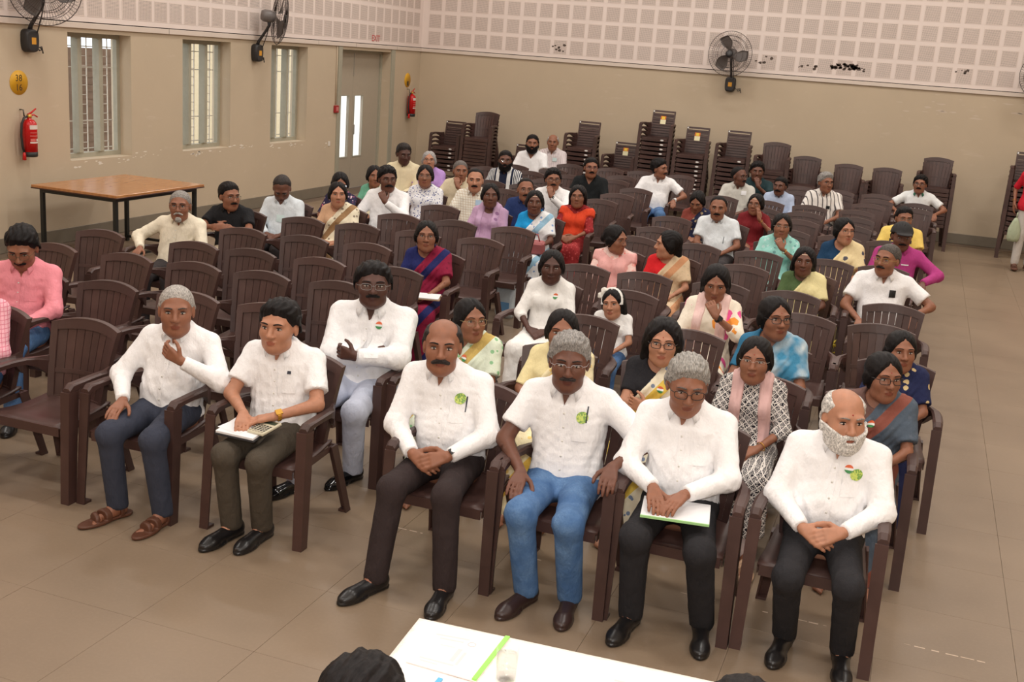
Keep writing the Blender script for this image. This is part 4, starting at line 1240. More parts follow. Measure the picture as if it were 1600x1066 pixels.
# arm poses: (wrist, finger direction, palm normal, curl, elbow pole)
def P_lap(k): return ((k*.085, -.17, .600), (-k*.80, -.50, -.28), (-k*.15, .25, -1), .45, (k*1.0, .35, -.55))
def P_clasp(k): return ((k*.092, -.20, .625 if k > 0 else .61), (-k*.86, -.42, -.22), (-k*.35, .70, -.6), .55, (k*1.0, .30, -.5))
def P_thigh(k): return ((k*.145, -.19, .612), (-k*.05, -1, -.30), (0, -.25, -1), .28, (k*1.0, .45, -.3))
def P_rest(k): return ((k*.262, -.13, .690), (k*.02, -1, -.35), (0, -.3, -1), .45, (k*1.0, .5, -.2))
def P_fold(k):
    if k > 0: return ((.000, -.165, .735), (-1, .25, .10), (0, 1, .0), .8, (1.0, -.25, -.6))
    return ((.060, -.120, .705), (1, .3, .12), (0, 1, .1), .5, (-1.0, -.25, -.6))
def P_chin(k): return ((k*.075, -.165, .885), (-k*.55, .22, .95), (-k*.3, .9, -.1), 1.0, (k*.8, -.35, -1))
def P_mouth(k): return ((k*.060, -.180, .905), (-k*.25, .25, 1), (-k*.5, .8, 0), .75, (k*.8, -.3, -1))
def P_cheek(k): return ((k*.100, -.140, .925), (-k*.15, .30, 1), (-k*.8, .6, 0), .35, (k*.9, -.3, -1))
def P_chest(k): return ((k*.035, -.145, .900), (-k*1, -.05, .05), (0, .8, .5), .7, (k*1.0, .1, -.9))
def P_side(k): return ((k*.24, .0, .50), (0, -.1, -1), (-k, 0, 0), .35, (k*.2, 1, 0))
def P_book(k): return ((k*.11, -.21, .615), (-k*.72, -.6, -.25), (-k*.1, .0, -1), .35, (k*1.0, .3, -.5))
ARM = dict(lap=P_lap, clasp=P_clasp, thigh=P_thigh, rest=P_rest, fold=P_fold, chin=P_chin, mouth=P_mouth, cheek=P_cheek, chest=P_chest, side=P_side, book=P_book)
LIP = {}
def lipmat(rgb):
    return skin((min(255, int(rgb[0]*.88)), int(rgb[1]*.74), int(rgb[2]*.74)))
NP = [0]
def thin_out(V, F, fine, cell):
    """merges the vertices outside the finely meshed boxes cell by cell; returns triangles"""
    keep = np.zeros(len(V), bool)
    for a, b, h in fine: keep |= ((V > np.asarray(a)-.004) & (V < np.asarray(b)+.004)).all(1)
    c = np.floor(V/cell).astype(np.int64)+4000
    key = (c[:, 0]*8192+c[:, 1])*8192+c[:, 2]
    key[keep] = -1-np.arange(len(V))[keep]
    _, inv = np.unique(key, return_inverse=True); inv = inv.ravel(); n = inv.max()+1
    cnt = np.bincount(inv, minlength=n).astype(np.float64)
    V2 = np.stack([np.bincount(inv, V[:, i], n)/cnt for i in range(3)], -1).astype(np.float32)
    T3 = inv[np.concatenate([F[:, [0, 1, 2]], F[:, [0, 2, 3]]])]
    T3 = T3[(T3[:, 0] != T3[:, 1]) & (T3[:, 1] != T3[:, 2]) & (T3[:, 0] != T3[:, 2])]
    srt = np.sort(T3, 1); _, first = np.unique((srt[:, 0].astype(np.int64)*n+srt[:, 1])*n+srt[:, 2], return_index=True)
    return V2, T3[np.sort(first)]
def person_geo(o):
    """all the heavy shape work of one figure: poses it and meshes body and garments (no scene access, may run in a thread)"""
    s = o['s']; near_ = o['near']
    a = o.get('arm', ('lap', 'lap')); arms = {}
    for k, nm in ((-1, a[0]), (1, a[1])): arms[k] = ARM[nm](k) if isinstance(nm, str) else nm
    o['arms'] = arms
    if 'legs' not in o: o['legs'] = {-1: ((-.115, -.40, 0), -8), 1: ((.115, -.40, 0), 8)}
    ps = make_pose(o)
    hN = o.get('hN', .0056 if near_ else .0092); hC = .0160 if near_ else .024; hT = .0105 if near_ else .0165
    T = (lambda V: V*np.float32(s)) if o.get('stand') else (lambda V: (V-V3(0, 0, .42))*np.float32(s)+V3(0, 0, .42))
    J = np.array([ps.hc]+[q[k] for q in (ps.S, ps.E, ps.W, ps.H, ps.K, ps.A) for k in (-1, 1)]+[x[1] for k in (-1, 1) for x in ps.hand[k]]+[ps.A[k]+V3(math.sin(ps.fd[k]), -math.cos(ps.fd[k]), 0)*.16 for k in (-1, 1)])
    j0 = J.min(0)-.13; j1 = J.max(0)+.13; wl = -.20*o.get('wf', 1)+min(0, float(ps.axis_x.min())); wh = .20*o.get('wf', 1)+max(0, float(ps.axis_x.max()))
    x0_, x1_ = min(float(j0[0]), wl), max(float(j1[0]), wh); y0_, y1_ = min(float(j0[1]), -.26), max(float(j1[1]), .30)
    lo = (x0_, y0_, ps.zf-.01); hi = (x1_, y1_, 1.27+ps.dz)
    ta = np.array([q[k] for q in (ps.S, ps.E, ps.W) for k in (-1, 1)]); tlo = (min(float(ta[:, 0].min())-.10, wl-.02), min(float(ta[:, 1].min())-.10, -.24)); thi = (max(float(ta[:, 0].max())+.10, wh+.02), .30)
    la = np.array([q[k] for q in (ps.H, ps.K, ps.A) for k in (-1, 1)]); llo = (min(float(la[:, 0].min())-.14, wl), float(la[:, 1].min())-.14, ps.zf-.01); lhi = (max(float(la[:, 0].max())+.14, wh), .30, ps.dz+.64)
    fine = [(ps.hc-.125*ps.hs, ps.hc+.125*ps.hs, hN)]
    for k in (-1, 1):
        pts = np.array([q[1] for q in ps.hand[k]]+[ps.W[k]]); fine.append((pts.min(0)-.012, pts.max(0)+.012, hN*1.15))
    G = {}
    G['body'] = thin_out(*mesh_sdf(body_sdf(o, ps), lo, hi, hC, fine), fine, .019 if near_ else .030)
    ft = top_sdf(o, ps); zlo = ps.dz+.38
    G['top'] = mesh_sdf(ft, (tlo[0], tlo[1], zlo-.05 if o.get('hem', .5) > .4 else o['hem']+ps.dz-.02), (thi[0], thi[1], ps.dz+1.09), hT)
    G['bottom'] = mesh_sdf(skirt_sdf(o, ps) if o.get('skirt') else trousers_sdf(o, ps), llo, lhi, hT*1.5)
    if 'under' in o: G['under'] = mesh_sdf(trousers_sdf(o, ps), llo, lhi, hT*1.9)
    fd = None
    if 'drape' in o:
        fd = drape_sdf(o, ps, o.get('dside', 1)); G['over'] = mesh_sdf(fd, (tlo[0], tlo[1], ps.dz+.45), (thi[0], thi[1], ps.dz+1.09), hT)
    if 'dupm' in o:
        fd = dupatta_sdf(o, ps); G['over'] = mesh_sdf(fd, (tlo[0], tlo[1], ps.dz+.40), (thi[0], thi[1], ps.dz+1.09), hT)
    o.update(_ps=ps, _T=T, _ft=ft, _fd=fd, _G=G)
    return o
def collar_mesh(o, ps, T):
    """turned-down shirt collar: a thin solid strip round the neck with two points in front"""
    n = 18; r0 = .062*o.get('neck', 1); N = ps.nb; V = []
    op = .42*o.get('vopen', 1.0)
    for i in range(n+1):
        u = i/n; a = -PI/2+op+(2*PI-2*op)*u; fr = max(0, -math.sin(a))**2.2      # fr: 1 at the front ends
        c, s_ = math.cos(a), math.sin(a)
        zi = .036-.022*fr; ri = r0+.002
        zo = -.012-.040*fr; ro = r0+.026+.016*fr
        tip = (.010 if i in (0, n) else 0)
        sx = (1 if c > 0 else -1)
        pin = (N[0]+c*ri, N[1]+.006+s_*ri*1.02, N[2]+zi)
        top = (N[0]+c*(ri+.008), N[1]+.006+s_*(ri+.008)*1.02, N[2]+zi+.004)
        out = (N[0]+c*ro+sx*.020*fr, N[1]+.006+s_*ro-.004*fr, N[2]+zo-tip)
        inn = (out[0]*.97+N[0]*.03, out[1]*.97+N[1]*.03, out[2]-.002)
        V += [pin, top, out, inn]
    F = [(4*i+k, 4*i+(k+1) % 4, 4*i+4+(k+1) % 4, 4*i+4+k) for i in range(n) for k in range(4)]+[(0, 1, 2, 3), (4*n+3, 4*n+2, 4*n+1, 4*n)]
    return mesh_np('collar', T(np.array(V, np.float32)), np.array(F), False)
def person(o, x, y, label, rz=0.0):
    """puts a figure prepared by person_geo into the scene; x, y: middle of the seat on the floor"""
    ps, T, ft, fd, G = o['_ps'], o['_T'], o['_ft'], o['_fd'], o['_G']; s = o['s']; near_ = o['near']
    V, F = G['body']
    me = mesh_np('person', T(V), F)
    sk = o['skin']; me.materials.append(skin(sk)); me.materials.append(lipmat(sk))
    cen = V[F].mean(1); q = ((cen-ps.hc)@ps.R)/ps.hs
    lip = (el(q.astype(np.float32), (0, -.092, -.0575), (.022, .02, .0105)) < 0)
    me.polygons.foreach_set('material_index', lip.astype(np.int32))
    root = obj('person', me); root.location = (x, y, 0); root.rotation_euler = (0, 0, rz)
    tag(root, label, 'person')
    def part(name, key, mat): return obj(name, mesh_np(name, T(G[key][0]), G[key][1]), mat, root)
    top = o.get('top')
    to = part(o.get('topname', 'shirt'), 'top', top)
    part(o.get('botname', 'saree_skirt') if o.get('skirt') else o.get('botname', 'trousers'), 'bottom', o.get('bottom'))
    if 'under' in o: part('leggings', 'under', o['under'])
    if 'drape' in o: part('saree_drape', 'over', o['drape'])
    if 'dupm' in o: part('dupatta', 'over', o['dupm'])
    if o.get('neckline', 'collar') == 'collar': obj('collar', collar_mesh(o, ps, T), o.get('collarm', top), to)
    # head furnishings share their meshes
    hw = o.get('hw', (1, 1, 1))
    hc = T(ps.hc[None])[0]
    HM = M3(ps.R[:, 0]*ps.hs*s*hw[0], ps.R[:, 1]*ps.hs*s*hw[1], ps.R[:, 2]*ps.hs*s*hw[2], hc)
    hm = hairmat(o.get('hairc', (26, 22, 22)))
    if o.get('hair'): obj('hair', HT[o['hair']], hm, root, matrix=HM)
    bc = hairmat(o.get('beardc', o.get('hairc', (26, 22, 22))))
    for b_ in o.get('face', ()): obj('beard' if b_ in ('beard', 'goatee') else 'moustache', HT[b_], bc, root, matrix=HM)
    eyem = [plain('eye_white', (196, 182, 172), 0.35), plain('iris_dark', (32, 20, 16), 0.15), plain('lash', (24, 18, 17), 0.6)]
    if near_ or o.get('eyes'):
        for k in (-1, 1): obj('eye', EYE[k], eyem, root, matrix=HM)
    else:
        for k in (-1, 1): obj('eye', EYE[k], eyem, root, matrix=HM)
    bw = .0024 if o['sex'] == 'w' else .0036
    for k in (-1, 1): obj('eyebrow', BROW[(k, bw)], hairmat(o.get('browc', (30, 25, 24))), root, matrix=HM)
    if o.get('glasses'):
        st, c = o['glasses']; fr, ln = GL[st]
        g = obj('spectacles', fr, plain('rim_%d_%d_%d' % c, c, 0.3, 0.5 if st != 'thick' else 0), root, matrix=HM); obj('lens', ln, glassmat(), g)
    if o.get('bindi'): obj('bindi', BINDI, plain('bindi_red', (150, 30, 28), 0.5), root, matrix=HM)
    if o.get('ash'): obj('ash_mark', ASH, plain('ash_pale', (222, 196, 170), 0.8), root, matrix=HM)
    if o.get('cap'): obj('cap', HT['cap'], plain('cap_black', (34, 32, 33), 0.8), root, matrix=HM)
    if o.get('headband'):
        hb = obj('headband', HT['headband'], plain('headband_white', (235, 233, 228), 0.7), root, matrix=HM); hb2 = obj('bow', HT['bow'], plain('bow_white', (238, 234, 224), 0.9), hb)
    if o.get('earring'):
        for k in (-1, 1):
            m = MB(); m.lathe([(.0005, -.005), (.0045, -.002), (.0045, .002), (.0005, .005)], 8, 'z', (k*.082, .004, -.038)); m.build('earring', plain('gold', (220, 170, 80), 0.3, 0.9), root).matrix_local = HM
    # shoes
    fw = o.get('feet', 'shoe')
    if fw in ('shoe', 'sandal') and not o.get('nofeet'):
        mt = o.get('shoem', plain('leather_black', (26, 24, 25), 0.32))
        for k in (-1, 1):
            A = T(ps.A[k][None])[0]; c, sn = math.cos(ps.fd[k]), math.sin(ps.fd[k])
            obj('shoe' if fw == 'shoe' else 'sandal', SHOE if fw == 'shoe' else SANDAL, mt, root, matrix=M3((c, sn, 0), (-sn, c, 0), (0, 0, 1), (A[0], A[1], A[2])))
    # small trimmings laid on the garment surface
    fsurf = fd if fd is not None else ft
    TT = lambda vs: [tuple(T(np.array([v], np.float32))[0]) for v in vs]
    def lay_on(name, f, x0, x1, z0, z1, mats, nx=3, nz=3, off=.003, shape=None, parent=None):
        Vp, Fp = surf_patch(f, x0+ps.ax(.8+ps.dz), x1+ps.ax(.8+ps.dz), z0+ps.dz, z1+ps.dz, nx, nz, off, shape)
        m = MB(); m.add(TT(Vp), Fp, True); return m.build(name, mats, parent or to)
    if near_ and o.get('placket', o.get('neckline', 'collar') == 'collar' and top is not None):
        Vp = project(ft, [(ps.ax(z)+dx, z) for z in np.linspace(max(o.get('hem', .5), .56)+.01, .885, 12) for dx in (-.015, .015)], off=.0025)
        m = MB(); m.add(TT(Vp), [(2*i, 2*i+1, 2*i+3, 2*i+2) for i in range(11)], True); m.build('placket', top, to)
        for z in np.linspace(.60, .86, 5):
            v = project(ft, [(ps.ax(z), z)], off=.004)[0]; v = TT([v])[0]
            m = MB(); m.lathe([(.0005, v[1]-.0012), (.005, v[1]-.0008), (.0055, v[1]+.002)], 8, 'y', (v[0], 0, v[2])); m.build('button', plain('button_white', (225, 222, 215), 0.4), to)
    if o.get('pocket') and near_: lay_on('pocket', ft, .045, .120, .74, .83, top, 3, 3, .0035)
    for (nm, x0, x1, z0, z1, mt, shp) in o.get('patch', ()):
        lay_on(nm, fsurf if nm != 'paper_slip' else ft, x0, x1, z0, z1, mt, 3, 3, .006, shp)
    # wrist things
    for (k, nm, mt) in o.get('wrist', ()):
        a_ = T(ps.E[k][None])[0]; b_ = T(ps.W[k][None])[0]; u = nrm(b_-a_); c = b_-u*(.022 if nm == 'wristwatch' else .035)*s
        t1 = nrm(np.cross(u, V3(0.1, .3, 1))); t2 = np.cross(u, t1); r = .0285*s*(.92 if o['sex'] == 'w' else 1.0)
        m = MB()
        if nm == 'wristwatch':
            for dv in (-.006, 0, .006): m.tube([tuple(c+u*dv+(t1*math.cos(q)+t2*math.sin(q))*r) for q in [2*PI*i/14 for i in range(14)]], .0042, 5, closed=True)
            fdn = nrm(V3(0, -.75, .65)-u*float(V3(0, -.75, .65)@u)); sd = np.cross(u, fdn); q0 = c+fdn*(r+.001)
            P_ = [q0+u*i+sd*j+fdn*h for h in (0, .006) for i, j in ((-.017, -.015), (.017, -.015), (.017, .015), (-.017, .015))]
            m.add(P_, [(0,1,2,3), (4,7,6,5), (0,4,5,1), (1,5,6,2), (2,6,7,3), (3,7,4,0)])
        else:
            m.tube([tuple(c+(t1*math.cos(q)+t2*math.sin(q))*(r+.003)) for q in [2*PI*i/16 for i in range(16)]], .0028, 5, closed=True)
        m.build(nm, mt, root)
    o['_root'] = root
    return o
# ------------------------------------------------------------------ who sits where: block, row, chair x, size, sideways offset of the head
PL = {
    'pink': ('L', 1, 3.85, 0.962, 0.054),
    'goatee': ('L', 4, 3.22, 0.919, 0.103),
    'blackshirt': ('L', 5, 3.24, 0.899, -0.04),
    'lookdown': ('L', 6, 3.24, 0.904, -0.016),
    'palesaree': ('L', 6, 3.84, 0.901, -0.007),
    'phonewoman': ('L', 7, 3.3, 0.877, 0.055),
    'greencream': ('L', 8, 3.28, 0.883, -0.005),
    'moust': ('L', 7, 3.87, 1.02, 0.028),
    'kurta': ('L', 10, 2.68, 1.031, 0.09),
    'lavelder': ('L', 10, 3.15, 0.956, -0.021),
    'blueprint': ('L', 8, 3.88, 0.968, 0.018),
    'creamchin': ('L', 9, 3.88, 0.951, 0.015),
    'checked': ('L', 8, 4.46, 0.986, 0.041),
    'lavkurta': ('L', 7, 5.02, 0.944, 0.035),
    'polo': ('L', 11, 3.86, 0.985, 0.004),
    'whitetee': ('L', 14, 3.33, 1.07, 0.021),
    'bald': ('L', 15, 3.32, 1.032, 0.031),
    'navyman': ('L', 8, 5.05, 0.925, 0.051),
    'mouthman': ('L', 9, 5.05, 0.967, 0.027),
    'bluesaree': ('L', 7, 5.6, 0.914, -0.061),
    'reddup': ('L', 8, 5.66, 0.903, 0.046),
    'blacktee': ('L', 11, 5.05, 1.008, 0.015),
    'navysaree': ('L', 4, 5.61, 0.903, -0.036),
    'whitepolo': ('L', 12, 5.75, 1.012, 0.058),
    'lookdownw': ('R', 9, 6.84, 0.839, -0.027),
    'moust2': ('R', 8, 7.34, 0.933, -0.11),
    'facer': ('R', 12, 6.87, 0.982, -0.008),
    'darkgreen': ('R', 13, 7.0, 1.029, -0.003),
    'lightblue': ('R', 12, 7.43, 0.877, 0.007),
    'maroon': ('R', 9, 7.46, 0.892, 0.03),
    'mint': ('R', 7, 7.98, 0.938, 0.048),
    'navycream': ('R', 7, 8.62, 0.967, 0.005),
    'striped': ('R', 12, 8.03, 1.03, 0.003),
    'greencollar': ('R', 14, 9.25, 0.997, 0.002),
    'yellow': ('R', 9, 9.14, 0.924, -0.004),
    'cap': ('R', 7, 9.14, 0.981, 0.018),
    'phonepocket': ('R', 5, 9.1, 0.996, -0.011),
    'greenblouse': ('R', 5, 8.48, 0.863, -0.044),
    'pinksaree': ('R', 5, 6.82, 0.857, -0.009),
    'redblouse': ('R', 5, 7.32, 0.869, -0.042),
    'floral': ('R', 3, 7.97, 0.934, 0.039),
    'girlwhite': ('R', 3, 6.78, 0.886, 0.028),
    'little': ('R', 3, 7.36, 0.574, -0.013),
    'bigman': ('L', 1, 6.26, 1.032, 0.067),
    'greensaree': ('R', 1, 6.85, 0.861, 0.076),
    'yellowsaree': ('R', 1, 7.42, 0.877, 0.059),
    'blackblouse': ('R', 1, 8.02, 0.91, 0.034),
    'bluesaree2': ('R', 2, 8.55, 0.962, -0.006),
    'pinkdup': ('R', 1, 8.6, 0.877, -0.04),
    'darkblue': ('R', 2, 9.28, 0.833, 0.008),
    'greysaree': ('R', 1, 9.16, 0.893, 0.057),
    'M1': ('L', 0, 5.57, 0.952, 0.091),
    'M2': ('L', 0, 6.31, 0.944, -0.05),
    'f1': ('R', 0, 7.32, 0.994, -0.144),
    'f2': ('R', 0, 7.88, 1.021, -0.061),
    'f3': ('R', 0, 8.45, 0.993, -0.065),
    'f4': ('R', 0, 9.06, 0.939, 0.027),
}
SKD, SKM, SKL, SKV = (108, 70, 55), (146, 98, 75), (182, 130, 103), (84, 54, 45)
BLK, GRY, WHT, DKG = (26, 22, 22), (150, 146, 142), (205, 200, 194), (70, 64, 62)
CW = cloth((248, 247, 248))
TR_BLACK = cloth((42, 41, 44)); TR_BROWN = cloth((52, 42, 42)); TR_NAVY = cloth((58, 62, 76)); TR_OLIVE = cloth((78, 70, 60)); TR_GREY = cloth((110, 106, 104)); JEANS = cloth((70, 104, 150), 'denim', (120, 155, 195)); TR_PALE = cloth((192, 198, 216)); TR_DARK = cloth((60, 55, 56))
def tri_mat():
    t = NT('tricolour'); z = t.sep(t.coord('Generated'))[2]
    t.color(t.mix(t.math('GREATER_THAN', z, .64), t.mix(t.math('LESS_THAN', z, .36), lin((240, 240, 236)), lin((60, 140, 80))), lin((225, 105, 60)))); t.rough(.5); return t.m
TRI = tri_mat()
def rosette():
    t = NT('badge_green'); v = t.coord('Generated'); nz = t.noise(v, 5, 2)
    t.color(t.mix(t.ramp(nz, .45, .55), lin((206, 222, 110)), lin((120, 165, 80)))); t.rough(.5); return t.m
ROS = rosette()
SLIP = plain('slip_pale', (212, 232, 232), .7); SLIPW = plain('slip_white', (238, 238, 240), .7); PEN = plain('pen_dark', (40, 44, 60), .4)
GOLD = plain('gold', (220, 170, 80), 0.3, 0.9); STRAP = plain('black_plastic', (28, 27, 28), 0.4)
PHONE = plain('phone_black', (24, 26, 30), 0.25)
TRIB = lambda x=.05, z=.86: ('badge', x, x+.042, z, z+.042, TRI, 'disc')
ROSB = lambda x=.05, z=.835: ('badge', x, x+.056, z, z+.056, ROS, 'disc')
PENP = lambda x=.105, z=.80: ('pen', x, x+.006, z, z+.075, PEN, None)
def man(skin_, **k):
    d = dict(sex='m', skin=skin_, top=CW, bottom=TR_DARK, hair='h_short', off=0, pitch=-8, pocket=True, wf=1.05); d.update(k); return d
def sareew(skin_, blouse, drape, **k):
    d = dict(sex='w', skin=skin_, top=blouse, drape=drape, bottom=drape, skirt=True, topname='blouse', sleeve='short', neckline='deep', hair='w_low', off=0, pitch=-8, feet='bare', bindi=True, earring=True, placket=False); d.update(k); return d
def kurtaw(skin_, top, dup=None, **k):
    d = dict(sex='w', skin=skin_, top=top, bottom=top, skirt=True, hemskirt=.20, topname='kurta', botname='kurta_skirt', sleeve='three', neckline='round', hair='w_low', off=0, pitch=-8, feet='bare', placket=False, earring=True, under=cloth((205, 190, 182)))
    if dup is not None: d['dupm'] = dup
    d.update(k); return d
def L2(a, b): return {-1: a, 1: b}
